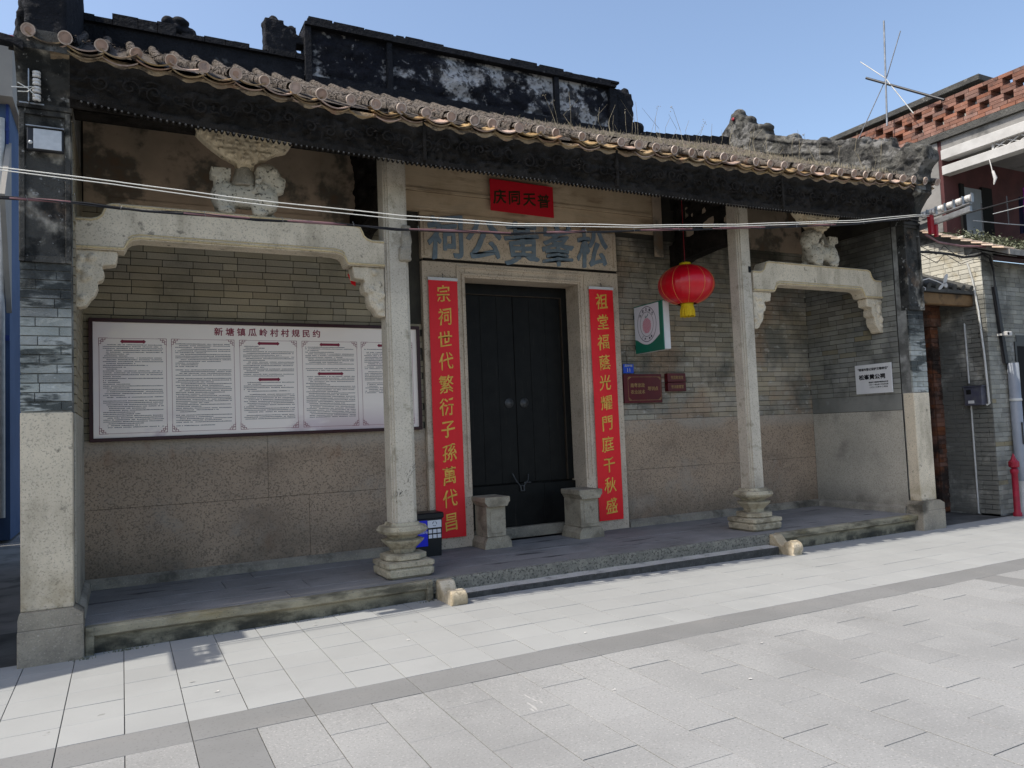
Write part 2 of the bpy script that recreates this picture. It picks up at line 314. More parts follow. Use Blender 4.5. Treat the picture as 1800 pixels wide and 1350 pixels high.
def blob(mb, voxel, mat_name, amp=0., nscale=8., smooth=2):
    def mods(o):
        r = o.modifiers.new('r', 'REMESH'); r.mode = 'VOXEL'; r.voxel_size = voxel; r.use_smooth_shade = True
        if smooth: q = o.modifiers.new('s', 'SMOOTH'); q.iterations = smooth
    me = bake(mb, mods, [mat_name])
    if amp:
        me.calc_loop_triangles()
        ns = [v.normal.copy() for v in me.vertices]
        for v, n_ in zip(me.vertices, ns):
            p = v.co * nscale
            a = noise.noise(p) + .5 * noise.noise(p * 2.3) + .3 * noise.noise(p * 5.1)
            v.co += n_ * a * amp
    return me
def blob_part(name, mb, voxel, mat_name, parent, amp=0., nscale=8., smooth=2, label=None):
    me = blob(mb, voxel, mat_name, amp, nscale, smooth)
    c = Vector((sum(v.co.x for v in me.vertices), sum(v.co.y for v in me.vertices), 0)) / max(1, len(me.vertices)); c.z = min(v.co.z for v in me.vertices)
    me.transform(Matrix.Translation(-c)); o = link(name, me, parent, c)
    if label: o['label'] = label
    return o
TXT = {}
def text_mesh(s, size, bold=0., ext=.002, jit=0., shear=0.):
    k = (s, size, bold, ext, jit, shear)
    if k in TXT: return TXT[k]
    cu = bpy.data.curves.new('t', 'FONT'); cu.body = s; cu.size = size; cu.align_x = 'CENTER'; cu.align_y = 'CENTER'
    cu.extrude = ext; cu.offset = 0; cu.shear = shear; cu.resolution_u = 3; cu.fill_mode = 'BOTH'
    o = bpy.data.objects.new('t', cu); COL.objects.link(o); dg = bpy.context.evaluated_depsgraph_get(); dg.update()
    me = bpy.data.meshes.new_from_object(o.evaluated_get(dg)); bpy.data.objects.remove(o); bpy.data.curves.remove(cu)
    if len(me.vertices):
        cx = (min(v.co.x for v in me.vertices) + max(v.co.x for v in me.vertices)) / 2; cy = (min(v.co.y for v in me.vertices) + max(v.co.y for v in me.vertices)) / 2
        sd_ = sum(ord(c) for c in s)
        for v in me.vertices:
            v.co.x -= cx; v.co.y -= cy
            if jit:
                q = Vector((v.co.x / size * 3.0, v.co.y / size * 3.0, sd_ * 1.7)); n1 = noise.noise_vector(q); n2 = noise.noise_vector(q * 3.1)
                v.co.x += (n1.x + n2.x * .35) * jit * size; v.co.y += (n1.y + n2.y * .35) * jit * size + v.co.x * .10 * (jit > 0)
    if bold:
        bm = bmesh.new(); bm.from_mesh(me); src = bm.to_mesh
        base = bpy.data.meshes.new('b'); bm.to_mesh(base)
        for i in range(8):
            n0 = len(bm.verts); bm.from_mesh(base); bm.verts.ensure_lookup_table(); a = math.pi * i / 4 + .2
            for v in bm.verts[n0:]: v.co.x += bold * 1.5 * math.cos(a); v.co.y += bold * 1.5 * math.sin(a); v.co.z -= (i + 1) * .00012
        bm.to_mesh(me); bm.free(); bpy.data.meshes.remove(base)
    TXT[k] = me; return me
def text(name, s, size, loc, matn, parent, face='-y', bold=0., ext=.002, jit=0., shear=0., sx=1., label=None):
    me = text_mesh(s, size, bold, ext, jit, shear).copy(); me.materials.clear(); me.materials.append(MATS[matn])
    o = link(name, me, parent, loc)
    o.rotation_euler = {'-y': (math.pi / 2, 0, 0), '-x': (math.pi / 2, 0, -math.pi / 2), '+x': (math.pi / 2, 0, math.pi / 2)}[face]
    o.scale = (sx, 1, 1)
    if label: o['label'] = label
    return o
def lerp(pts, x):
    if x <= pts[0][0]: return pts[0][1]
    for (a, b), (c, d) in zip(pts, pts[1:]):
        if x <= c: return b + (d - b) * (x - a) / (c - a)
    return pts[-1][1]
def sstep(a, b, x):
    t = max(0, min(1, (x - a) / (b - a))); return t * t * (3 - 2 * t)
def ground_z(x, y): return .040 * math.exp(-((x - 3.2) / 2.6) ** 2) * sstep(3.4, 6.4, y)

# unit block variants for bricks / pavers (share mesh data)
def block_variants(base, n, matn, ch, j, size):
    out = []
    for i in range(n):
        mb = MB().box(-size[0] / 2, size[0] / 2, -size[1] / 2, size[1] / 2, -size[2] / 2, size[2] / 2, ch=ch)
        for v in mb.v: v += Vector((rnd.uniform(-j, j), rnd.uniform(-j, j), rnd.uniform(-j, j)))
        out.append((mb, mb.mesh(base, [MATS[matn]])))
    return out

# ================================================================ GROUND AND PLAZA
g = part('ground', MB().box(-150, 150, -60, 250, -.4, -.05), 'concrete', kind='structure')
plaza = MB(); nx, ny = 40, 24
for i in range(nx):
    for j in range(ny):
        x0, x1 = -10 + i * .7, -10 + (i + 1) * .7; y0, y1 = -4 + j * .5, -4 + (j + 1) * .5
        plaza.add([(x, y, ground_z(x, y) - .007) for x, y in ((x0, y0), (x1, y0), (x1, y1), (x0, y1))], [(0, 1, 2, 3)])
plaza.box(-10, 18, -4, 8, -.045, -.03)
pz = part('plaza_paving', plaza, 'joint', kind='structure')
TW = .325
slots = []
def slot(x0, x1, y0, y1, m): slots.append((x0, x1, y0, y1, m))
ny0 = 4.82
for i in range(-22, 52):
    x0 = i * TW
    off = 0
    for j in range(6):
        y0 = ny0 + j * TW
        slot(x0, x0 + TW, y0, y0 + TW, 'paver_smooth')
for i in range(-12, 28):                                     # dark band along the plaza
    x0 = .325 + (i - .0) * 2 * TW
    slot(x0 - 2 * TW, x0, 4.50, 4.82, 'paver_dark')
cross = [-1, 1, 22, 23][1:]
for i in range(-22, 52):
    x0 = i * TW
    band = (i % 21 == 1)
    if band:
        for j in range(7): slot(x0, x0 + TW, 4.5 - (j + 1) * 2 * TW, 4.5 - j * 2 * TW, 'paver_dark')
        continue
    st = TW if i % 2 else 0
    y1 = 4.5
    if st: slot(x0, x0 + TW, y1 - st, y1, 'paver_granite'); y1 -= st
    for j in range(6): slot(x0, x0 + TW, y1 - 2 * TW, y1, 'paver_granite'); y1 -= 2 * TW
slots.sort(key=lambda s: (s[0] + s[1]) ** 2 / 4 + (s[2] + s[3]) ** 2 / 4 if -1.2 < s[0] < 9.5 and s[2] > 2.4 and s[3] > .85 * s[0] * .3 and s[2] + .0 > s[0] * .42 - .2 else 1e5 + s[0] ** 2 + s[2] ** 2)
pm = {}; rest = {}
def blocked(x0, x1, y0, y1): return y0 > 6.85 and -1 < x0 < 10
np_ = 0
for (x0, x1, y0, y1, m) in slots:
    if blocked(x0, x1, y0, y1): continue
    gp = .0024; gx = .0026 if m == 'paver_granite' else .0025; cx, cy = (x0 + x1) / 2, (y0 + y1) / 2; wx, wy = x1 - x0 - 2 * gx, y1 - y0 - 2 * gp
    z = ground_z(cx, cy) + rnd.uniform(-.0012, .0012)
    if np_ < 300:
        k = (round(wx, 3), round(wy, 3), m)
        if k not in pm: pm[k] = MB().box(-wx / 2, wx / 2, -wy / 2, wy / 2, -.03, 0, ch=.0014).mesh('paver', [MATS[m]])
        o = link('paver', pm[k], pz, (cx, cy, z)); o.rotation_euler = ((ground_z(cx, cy + .1) - ground_z(cx, cy - .1)) / .2 + rnd.uniform(-.002, .002), -(ground_z(cx + .1, cy) - ground_z(cx - .1, cy)) / .2 + rnd.uniform(-.002, .002), 0)
        np_ += 1
    else: rest.setdefault(m, MB()).box(cx - wx / 2, cx + wx / 2, cy - wy / 2, cy + wy / 2, z - .03, z, ch=.0014)
for m, mb in rest.items(): part('outer_pavers', mb, m, pz, kind='stuff')

# ================================================================ ANCESTRAL HALL
HX0, HX1 = -.67, 9.93            # outer faces
IX0, IX1 = -.33, 9.60            # inner faces of the side walls
YF, YW, ZP = 6.70, 8.42, .22
hall = thing('ancestral_hall', 'old grey-brick ancestral hall with open porch, tiled roof and blackened ridge', 'hall', (4.63, 6.7, 0))
EAVE = [(-.9, 4.70), (-.57, 4.665), (.13, 4.63), (.8, 4.60), (1.2, 4.57), (1.75, 4.535), (2.6, 4.53), (3.5, 4.535), (4.5, 4.555), (6.5, 4.585), (7.7, 4.62), (8.95, 4.685), (9.96, 4.73), (10.3, 4.75)]
EY = 6.42
def roof_z(x, y):
    e = lerp(EAVE, x); t = (y - EY) / (10 - EY)
    end = 6.30 + .15 * (abs(x - 4.63) / 5.1) ** 2.2
    if t > 1: return end - (t - 1) * 1.75
    return e + (end - e) * t - .055 * math.sin(math.pi * max(0, t))
# --- brick walls
BR = []      # (wall object, centre, size, face axis, material)
def bricks(wall, m, axis, plane, a0, a1, z0, z1, L=.29, H=.0725, out=-1, skip=None, half=None):
    n = 0; z = z0
    while z < z1 - .02:
        h = min(H, z1 - z); a = a0 - (L / 2 if n % 2 else 0) - rnd.uniform(0, .05)
        while a < a1 - .01:
            l = L if rnd.random() > .16 else L / 2
            b0, b1 = max(a, a0), min(a + l, a1)
            if b1 - b0 > .03:
                c = [0, 0, z + h / 2]; c[1 - axis] = (b0 + b1) / 2; c[axis] = plane
                if not (skip and skip((b0 + b1) / 2, z + h / 2)):
                    BR.append((wall, Vector(c), (b1 - b0 - .0055, h - .0065), axis, m, out))
            a += l
        z += H; n += 1
def wallpart(name, x0, x1, y0, y1, z0, z1, m, label=None):
    return part(name, MB().box(x0, x1, y0, y1, z0, z1), m, hall, label=label)
def granite_blocks(parent, m, axis, plane, a0, a1, z0, z1, rows, out=-1, lens=(1.1, 1.7), ov=.008, joint=.0032):
    zs = [z0 + (z1 - z0) * i / rows for i in range(rows + 1)]
    for r in range(rows):
        a = a0
        while a < a1 - .01:
            l = rnd.uniform(*lens); b = a + l
            if a1 - b < lens[0] * .6: b = a1
            p0, p1 = (plane - ov, plane + .05) if out < 0 else (plane - .05, plane + ov)
            q0, q1 = a + joint / 2, b - joint / 2
            if axis == 1: mb = MB().box(q0, q1, p0, p1, zs[r] + joint / 2, zs[r + 1] - joint / 2, ch=.002)
            else: mb = MB().box(p0, p1, q0, q1, zs[r] + joint / 2, zs[r + 1] - joint / 2, ch=.002)
            part('granite_block', mb, m, parent); a = b
ZD = 1.64                       # top of the granite dado on the back wall
bwall = part('back_wall', MB().box(IX0, 3.70, YW, YW + .35, ZP, 4.95).box(5.35, IX1, YW, YW + .35, ZP, 4.95).box(3.70, 5.35, YW, YW + .35, 3.47, 4.95), 'mortar', hall)
def roofed_wall(name, x0, x1, y0, y1, m):
    ys = [y0, 7.5, 8.5, 9.3, 10, 11.5, 13.5]; pts = [(y0, 0)] + [(y, roof_z((x0 + x1) / 2, y) - .05) for y in ys] + [(13.5, 0)]
    return part(name, MB().prism(pts, 0, x0, x1), m, hall)
lw = roofed_wall('side_wall', HX0 + .005, IX0, 6.88, 13.5, 'mortar_pale'); rw = roofed_wall('side_wall', IX1, HX1 - .005, 6.88, 13.5, 'mortar')
wallpart('rear_wall', IX0, IX1, 13.2, 13.5, 0, 4.7, 'mortar')
DX0, DX1 = 3.17, 5.97           # granite door surround
board_box = (-.31, 3.13, 1.60, 2.86)
def skipL(a, z): return board_box[0] + .15 < a < board_box[1] - .15 and board_box[2] + .05 < z < board_box[3] - .05 or a > 2.42 and z > 2.9 and a > 2.9
bricks(bwall, 'brick_olive', 1, YW, IX0, DX0, ZD, 3.98, skip=skipL)
bricks(bwall, 'brick_tan', 1, YW, DX1, IX1, ZD, 4.15)
bricks(rw, 'brick_grey', 0, IX1, 6.88, YW, 1.86, 4.2, out=-1)
bricks(lw, 'brick_olive', 0, IX0, 6.88, YW, 1.86, 4.2, out=1)
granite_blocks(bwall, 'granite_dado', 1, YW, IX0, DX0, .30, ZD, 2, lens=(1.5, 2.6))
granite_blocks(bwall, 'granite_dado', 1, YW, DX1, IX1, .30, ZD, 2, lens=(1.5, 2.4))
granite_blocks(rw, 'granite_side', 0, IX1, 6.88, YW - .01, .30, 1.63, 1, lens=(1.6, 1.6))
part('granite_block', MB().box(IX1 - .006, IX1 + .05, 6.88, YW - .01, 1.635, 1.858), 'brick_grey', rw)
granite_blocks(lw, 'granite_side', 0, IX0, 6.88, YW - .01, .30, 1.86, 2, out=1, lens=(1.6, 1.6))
# plinth course round the porch
for (x0, x1) in ((IX0, DX0 - .02), (DX1 + .02, IX1)):
    mb = MB(); mb.prism([(YW + .02, ZP - .01), (YW - .075, ZP - .01), (YW - .07, ZP + .065), (YW - .02, ZP + .095), (YW + .02, ZP + .10)], 0, x0 + .001, x1 - .001)
    part('wall_plinth', mb, 'granite_foot', hall)
part('side_plinth', MB().prism([(IX1 + .02, ZP - .01), (IX1 - .075, ZP - .01), (IX1 - .07, ZP + .065), (IX1 - .02, ZP + .095), (IX1 + .02, ZP + .10)], 1, 6.9, YW - .08), 'granite_side', hall)
part('side_plinth', MB().prism([(IX0 - .02, ZP - .01), (IX0 + .06, ZP - .01), (IX0 + .055, ZP + .08), (IX0 + .02, ZP + .11), (IX0 - .02, ZP + .115)], 1, 6.9, YW - .08), 'granite_side', hall)
# upper wall: mural fields and boards
md = MB().box(IX0 + .02, 2.40, YW - .02, YW + .01, 3.98, 4.9)
part('mural_panel', md, 'mural', hall, label='dark stained remains of a mural above the notice board')
part('mural_border', MB().box(IX0 + .02, -.12, YW - .035, YW - .0205, 3.98, 4.9).box(2.02, 2.40, YW - .035, YW - .0205, 3.98, 4.9).box(-.12, 2.02, YW - .032, YW - .0205, 3.98, 4.045), 'mural', hall)
part('mural_panel', MB().box(7.25, IX1 - .02, YW - .02, YW + .01, 4.15, 4.9), 'mural', hall)
part('upper_board', MB().box(3.0, 6.78, YW - .045, YW + .01, 4.50, 4.95).box(3.0, 6.78, YW - .06, YW - .0455, 4.46, 4.498), 'old_board', hall, label='stained brown board above the name plaque')
part('upper_board', MB().box(3.0, 6.78, YW - .042, YW + .01, 4.22, 4.457), 'old_board', hall)
part('upper_board', MB().box(DX0, DX1, YW - .055, YW + .01, 4.165, 4.218), 'old_board', hall)
part('board_post', MB().box(6.62, 6.77, YW - .075, YW - .062, 3.9, 4.95), 'mural', hall)
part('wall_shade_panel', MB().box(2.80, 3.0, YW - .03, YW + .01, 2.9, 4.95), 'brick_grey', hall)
# --- door surround
sur = wallpart('door_surround', DX0, DX1, 8.36, 8.46, 4.1595, 4.164, 'granite_door'); YS = 8.35
def sb(name, x0, x1, y0, y1, z0, z1, ch=.004, m='granite_door'): return part(name, MB().box(x0, x1, y0, y1, z0, z1, ch=ch), m, sur)
OX0, OX1, OZ = 3.72, 5.336, 3.445
sb('surround_jamb', DX0, OX0 - .0, YS, 8.72, ZP, 3.62); sb('surround_jamb', OX1 + .0, DX1, YS, 8.72, ZP, 3.62)
sb('surround_lintel', OX0 + .001, OX1 - .001, YS + .001, 8.72, OZ, 3.62)
sb('plaque_slab', DX0, DX1, YS, 8.5, 3.655, 4.158); part('plaque_shadow_gap', MB().box(DX0 + .02, DX1 - .02, YS - .004, YS + .01, 3.625, 3.648), 'carved_wood', sur); sb('surround_ledge', DX0 + .03, DX1 - .03, YS + .012, 8.5, 3.6205, 3.6545, m='granite_dado')
for (a, b) in ((DX0 + .035, DX0 + .055), (DX1 - .055, DX1 - .035)): sb('plaque_frame', a, b, YS - .012, YS + .01, 3.69, 4.13, .002)
# raised moulding round the opening
sb('door_moulding', OX0 - .115, OX0 - .085, YS - .014, YS + .01, .95, 3.585, .003); sb('door_moulding', OX1 + .085, OX1 + .115, YS - .014, YS + .01, .95, 3.585, .003)
sb('door_moulding', OX0 - .0845, OX1 + .0845, YS - .014, YS + .01, 3.555, 3.585, .003)
sb('door_moulding', OX0 - .05, OX0 - .022, YS - .018, YS + .01, .9, 3.495, .004); sb('door_moulding', OX1 + .022, OX1 + .05, YS - .018, YS + .01, .9, 3.495, .004)
sb('door_moulding', OX0 - .0215, OX1 + .0215, YS - .018, YS + .01, 3.467, 3.495, .004)
# plaque characters (read right to left)
for i, ch in enumerate('祠公黃峯松'):
    text('plaque_character', ch, .56, (3.475 + i * .527, YS - .001, 3.93), 'plaque_blue', sur, bold=.0075, ext=.010, jit=.06, sx=.92)
# --- door
door = part('door', MB().box(OX0 - .01, OX1 + .01, 8.72, 8.76, ZP, OZ + .02), 'door_black', hall)
for (x0, x1) in ((OX0 + .10, 4.525), (4.531, OX1 - .10)):
    for q in range(3): w_ = (x1 - x0) / 3; part('door_plank', MB().box(x0 + q * w_ + .0008, x0 + (q + 1) * w_ - .0008, 8.685 + rnd.uniform(0, .002), 8.719, .90, 3.30, ch=.0025), 'door_black', door)
part('door_frame', MB().box(OX0 + .001, OX0 + .085, 8.66, 8.719, .90, OZ - .001).box(OX1 - .085, OX1 - .001, 8.66, 8.719, .90, OZ - .001).box(OX0 + .086, OX1 - .086, 8.665, 8.719, 3.315, OZ - .001), 'door_black', door)
part('frame_edge', MB().box(OX1 - .097, OX1 - .088, 8.655, 8.70, .90, 3.31).box(OX0 + .088, OX1 - .099, 8.66, 8.70, 3.302, 3.312), 'door_edge', door)
part('lower_panel', MB().box(OX0 + .001, 4.85, 8.62, 8.684, .36, .89, ch=.005), 'door_black', door)
part('lower_panel', MB().box(4.853, OX1 - .001, 8.625, 8.684, .36, .88, ch=.005), 'door_black', door)
part('threshold', MB().box(OX0 + .001, OX1 - .001, 8.55, 8.71, ZP, .355, ch=.006), 'granite_foot', door)
for x in (4.425, 4.645):
    kn = MB().lathe([(.001, -.02), (.02, -.02), (.03, -.008), (.062, -.006), (.064, 0)], (x, 8.684, 1.92), 16, axis=1)
    part('door_knocker', kn, 'iron', door)
part('door_chain', MB().tube([(4.42, 8.66, 1.02), (4.45, 8.62, .93), (4.50, 8.61, .86), (4.56, 8.61, .87), (4.62, 8.62, .93), (4.65, 8.66, 1.0)], .008, 6).tube([(4.50, 8.61, .87), (4.505, 8.6, .80), (4.55, 8.6, .80), (4.555, 8.61, .87)], .012, 6).box(4.56, 4.66, 8.612, 8.63, .895, .905), 'iron', door)
# --- stone blocks flanking the door
for cx, w_, d_, y0 in ((3.86, .245, .40, 8.02), (5.105, .255, .46, 7.96)):
    x0, x1 = cx - w_ / 2, cx + w_ / 2; y1 = 8.349
    t_ = thing('door_pedestal', 'granite block with moulded cap standing %s of the black door' % ('left' if cx < 4.5 else 'right'), 'stone pedestal', (cx, y0, ZP), 'granite blocks flanking the door')
    part('pedestal_base', MB().prism([(x0 - .05, ZP + .001), (x1 + .05, ZP + .001), (x1 + .045, ZP + .07), (x1 + .01, ZP + .13), (x0 - .01, ZP + .13), (x0 - .045, ZP + .07)], 1, y0 - .04, y1), 'pedestal_stone', t_)
    part('pedestal_body', MB().box(x0, x1, y0, y1, ZP + .13, .70, ch=.006), 'pedestal_stone', t_)
    part('pedestal_panel', MB().box(x0 + .045, x1 - .045, y0 - .008, y0 - .0005, ZP + .17, .66, ch=.003), 'pedestal_stone', t_)
    part('pedestal_cap', MB().prism([(x0, .701), (x1, .701), (x1 + .02, .735), (x1 + .038, .755), (x1 + .038, .80), (x1 + .03, .81), (x0 - .03, .81), (x0 - .038, .80), (x0 - .038, .755), (x0 - .02, .735)], 1, y0 - .05, y1), 'pedestal_stone', t_)
# --- platform
plat = part('platform', MB().box(IX0 + .06, 9.54, 6.80, YW + .3, 0, ZP - .03), 'joint', hall)
rows = [(6.755, 7.16), (7.16, 7.60), (7.60, 8.02), (8.02, YW + .02)]
for ri, (y0, y1) in enumerate(rows):
    x = IX0 + .02
    while x < 9.53:
        l = rnd.uniform(1.1, 2.2); x1 = x + l
        if x1 > 8.8: x1 = 9.54
        if ri == 0 and x < 2.52 < x1 + .3: x1 = 2.52
        if ri == 0 and x < 6.9 < x1 + .3 and x > 2.6: x1 = 6.90
        part('platform_slab', MB().box(x + .002, x1 - .002, y0 + (.045 if ri == 0 else .002), y1 - .002, ZP - .04, ZP + rnd.uniform(-.002, .001), ch=.004), 'platform_stone', plat)
        x = x1
def edge(name, x0, x1, prof, m):
    # front edge with a worn, uneven line
    n = max(2, int((x1 - x0) / .12)); mb = MB(); k = len(prof); vs = []
    for i in range(n + 1):
        x = x0 + (x1 - x0) * i / n
        for (y, z) in prof:
            vs.append((x, y + .006 * noise.noise(Vector((x * 3, z * 9, y))) - .0, z + .004 * noise.noise(Vector((x * 4, 5, z)))))
    fs = [[i * k + j, i * k + j + 1, (i + 1) * k + j + 1, (i + 1) * k + j] for i in range(n) for j in range(k - 1)]
    mb.add(vs, fs); mb.add(vs[:k], [list(range(k))]); mb.add(vs[-k:], [list(range(k))[::-1]])
    return part(name, mb, m, plat)
side_prof = [(6.81, .218), (6.745, .216), (6.725, .20), (6.725, .15), (6.745, .135), (6.775, .125), (6.785, -.04), (6.9, -.04)]
edge('platform_edge', -.25, 2.545, side_prof, 'kerb_stone'); edge('platform_edge', 6.98, 9.55, side_prof, 'kerb_stone')
edge('platform_edge', 2.56, 6.93, [(6.81, .219), (6.765, .217), (6.75, .205), (6.755, .09), (6.9, .09)], 'rough_riser')
edge('front_step', 2.80, 6.80, [(6.87, .100), (6.585, .093)], 'step_tread')
edge('step_riser', 2.80, 6.80, [(6.5845, .0925), (6.575, .086), (6.58, -.03), (6.85, -.03)], 'riser_dark')
part('platform_corner', MB().box(-.262, -.20, 6.715, 6.80, -.03, .215, ch=.005), 'kerb_stone', plat)
part('platform_corner', MB().box(2.50, 2.556, 6.715, 6.80, -.03, .217, ch=.005), 'kerb_stone', plat)
# scroll stones at the ends of the step
def scroll(x0, x1, sh=0):
    p = [(6.80, 0), (6.80, .215), (6.70, .21), (6.66, .16), (6.62, .12), (6.575, .10), (6.55, .115)]
    cy, cz, r = 6.475, .085, .083
    for a in range(50, 245, 15): p.append((cy + r * math.cos(math.radians(a)), cz + r * math.sin(math.radians(a))))
    p += [(cy - .075, .0), (6.5, -.02)]
    mb = MB().prism(p, 0, x0, x1)
    for v in mb.v:
        if v.y < 6.7: v.y -= sh
    return mb
for x0, lab in ((2.60, 'pale scroll-shaped stone ending the step by the nearer column'), (6.84, 'pale scroll-shaped stone ending the step by the farther column')):
    me = blob(scroll(x0, x0 + .155, .03 if x0 < 4 else .01), .012, 'granite_pale', .004, 20, 3)
    c = Vector((x0 + .08, 6.6, 0)); me.transform(Matrix.Translation(-c))
    tag(link('scroll_stone', me, None, c), lab, 'scroll stone', 'scroll stones ending the step')
# --- piers
def pier(x0, x1, bx0, bx1, lab):
    p = part('pier', MB().box(x0 + .006, x1 - .006, YF + .008, 6.87, .39, 4.62), 'mortar_pale', hall, label=lab)
    part('pier_granite', MB().box(x0, x1, YF, 6.86, .392, 1.86, ch=.006), 'granite_pale', p)
    part('pier_footing', MB().box(bx0, bx1, YF - .05, 6.90, -.05, .262, ch=.008), 'granite_foot', p)
    part('pier_footing', MB().prism([(bx0 + .004, .265), (bx1 - .004, .265), (bx1 - .004, .345), (x1 + .003, .391), (x0 - .003, .391), (bx0 + .004, .345)], 1, YF - .045, 6.88), 'granite_foot', p)
    bricks(p, 'brick_pier', 1, YF + .008, x0, x1, 1.866, 3.0, L=.27, H=.0715)
    pl = part('pier_panel', MB().box(x0 + .04, x1 - .04, YF - .004, 6.80, 3.05, 4.14), 'pier_plaster', p)
    part('panel_frame', MB().box(x0, x0 + .038, YF - .03, 6.80, 3.0, 4.18, ch=.004).box(x1 - .038, x1, YF - .03, 6.80, 3.0, 4.18, ch=.004), 'pier_plaster', p)
    part('panel_frame', MB().box(x0 + .039, x1 - .039, YF - .028, 6.80, 4.142, 4.18).box(x0 + .039, x1 - .039, YF - .028, 6.80, 3.0, 3.048), 'pier_plaster', p)
    # curved head flaring out under the eave
    prof = [(6.86, 4.185), (6.66, 4.185), (6.66, 4.22), (6.69, 4.235), (6.66, 4.33), (6.61, 4.42), (6.53, 4.52), (6.46, 4.58), (6.46, 4.62), (6.86, 4.68)]
    part('pier_head', MB().prism(prof, 0, x0 - .01, x1 + .01), 'pier_plaster', p)
    return p
pl_ = pier(-.672, -.332, -.69, -.265, 'left pier with pale granite foot, painted bricks and blackened plaster head')
pr_ = pier(9.60, 9.93, 9.55, 10.03, 'right pier with granite foot and dark bricks at the alley corner')
# brick objects: nearest 300 single, the rest joined per wall
camp = Vector((0, 0, 1.6))
def brick_key(b):
    d = (b[1] - camp).length; return d * (1.0 if b[3] == 1 else 1.25)
BR.sort(key=brick_key)
bv = {}
def brick_box(b, mb):
    wall, c, (l, h), ax, m, out = b; j = rnd.uniform(-.002, .003); d0, d1 = (-.007 - j, .02) if out < 0 else (-.02, .007 + j)
    if ax == 1: mb.box(c.x - l / 2, c.x + l / 2, c.y + d0, c.y + d1, c.z - h / 2, c.z + h / 2, ch=.003)
    else: mb.box(c.x + d0, c.x + d1, c.y - l / 2, c.y + l / 2, c.z - h / 2, c.z + h / 2, ch=.003)
restb = {}
def place_bricks(BRL, limit, restname):
    restb = {}
    for i, b in enumerate(BRL):
        wall, c, (l, h), ax, m, out = b
        if i < limit:
            k = (m, rnd.randrange(5))
            if k not in bv:
                mb = MB().box(-.5, .5, -.5, .5, -.5, .5)
                for v in mb.v: v.x *= rnd.uniform(.985, 1.0); v.z *= rnd.uniform(.94, 1.0); v.y *= rnd.uniform(.9, 1.05)
                bv[k] = mb.mesh('brick', [MATS[m]])
            o = link('brick', bv[k], wall, c + Vector((0, 0, 0))); o.scale = (l, .03, h)
            if ax == 0: o.rotation_euler = (0, 0, math.pi / 2)
        else:
            key = (wall.name, m); restb.setdefault(key, (wall, MB())); brick_box(b, restb[key][1])
    for (wn, m), (wall, mb) in restb.items(): part(restname, mb, m, wall, kind='stuff')
place_bricks(BR, 298, 'brick_courses')

# --- columns
def column(cx, cy, s, lab):
    t_ = thing('stone_column', lab, 'column', (cx, cy, ZP), 'granite porch columns')
    n = .018; q = s
    pts = []
    for (sx, sy) in ((-1, -1), (1, -1), (1, 1), (-1, 1)):
        cpts = [(sx * q, sy * (q - 2.2 * n)), (sx * (q - n), sy * (q - 2.2 * n)), (sx * (q - n), sy * (q - n)), (sx * (q - 2.2 * n), sy * (q - n)), (sx * (q - 2.2 * n), sy * q)]
        if sx * sy < 0: cpts = cpts[::-1]
        pts += [(cx + a, cy + b) for a, b in cpts]
    sh = MB().prism(pts, 2, .735, 4.62)
    for v in sh.v:
        if v.z > 4: v.x = cx + (v.x - cx) * .96; v.y = cy + (v.y - cy) * .96
    part('column_shaft', sh, 'granite', t_)
    L = [(.221, .205, .03), (.245, .235, .03), (.30, .24, .03), (.318, .218, .03)]
    part('base_cushion', MB().loft([(cx, cy, z, h, c) for z, h, c in L]), 'granite_base', t_)
    part('base_slab', MB().loft([(cx, cy, z, h, c) for z, h, c in [(.319, .225, .02), (.33, .24, .02), (.368, .24, .02), (.378, .2, .02)]]), 'granite_base', t_)
    part('base_octagon', MB().loft([(cx, cy, z, h, c) for z, h, c in [(.379, .185, .09), (.39, .205, .11), (.432, .205, .11), (.44, .16, .09)]]), 'granite_base', t_)
    part('base_bowl', MB().loft([(cx, cy, z, h, c) for z, h, c in [(.441, .105, .05), (.48, .115, .055), (.548, .18, .09), (.568, .19, .095), (.574, .14, .07)]]), 'granite_base', t_)
    part('base_plate', MB().loft([(cx, cy, z, h, c) for z, h, c in [(.575, .12, .055), (.60, .135, .06), (.632, .205, .10), (.66, .228, .115), (.70, .205, .10), (.705, .15, .04), (.734, .135, .03)]]), 'granite_base', t_)
    return t_
column(2.428, 7.17, .1245, 'nearer square granite column on a waisted base, beside the notice board')
column(7.03, 7.17, .1135, 'farther square granite column on a waisted base, right of the red lantern')
part('mortise_hole', MB().box(7.06, 7.105, 7.0555, 7.0562, 3.44, 3.52), 'void', hall)
gr = MB()
for k in range(26):
    u = rnd.random(); x = 2.325 + u * .20; z = .98 + .30 * u ** 1.6 + rnd.gauss(0, .03); a = rnd.gauss(1.0, .5); l_ = rnd.uniform(.012, .045)
    gr.add([(x, 7.0442, z), (x + .002, 7.0442, z - .002), (x + l_ * math.cos(a), 7.0442, z + l_ * math.sin(a)), (x + l_ * math.cos(a) * .5 - .003, 7.0442, z + l_ * math.sin(a) * .55)], [(0, 1, 2, 3)])
part('scratch_marks', gr, 'dark_metal', hall, kind='stuff')
pm_ = MB().box(2.47, 2.57, 7.02, 7.10, 3.40, 3.64, ch=.01).box(2.44, 2.56, 7.01, 7.08, 3.28, 3.42, ch=.012)
blob_part('mortar_patch', pm_, .012, 'granite_foot', hall, .008, 16, 1)
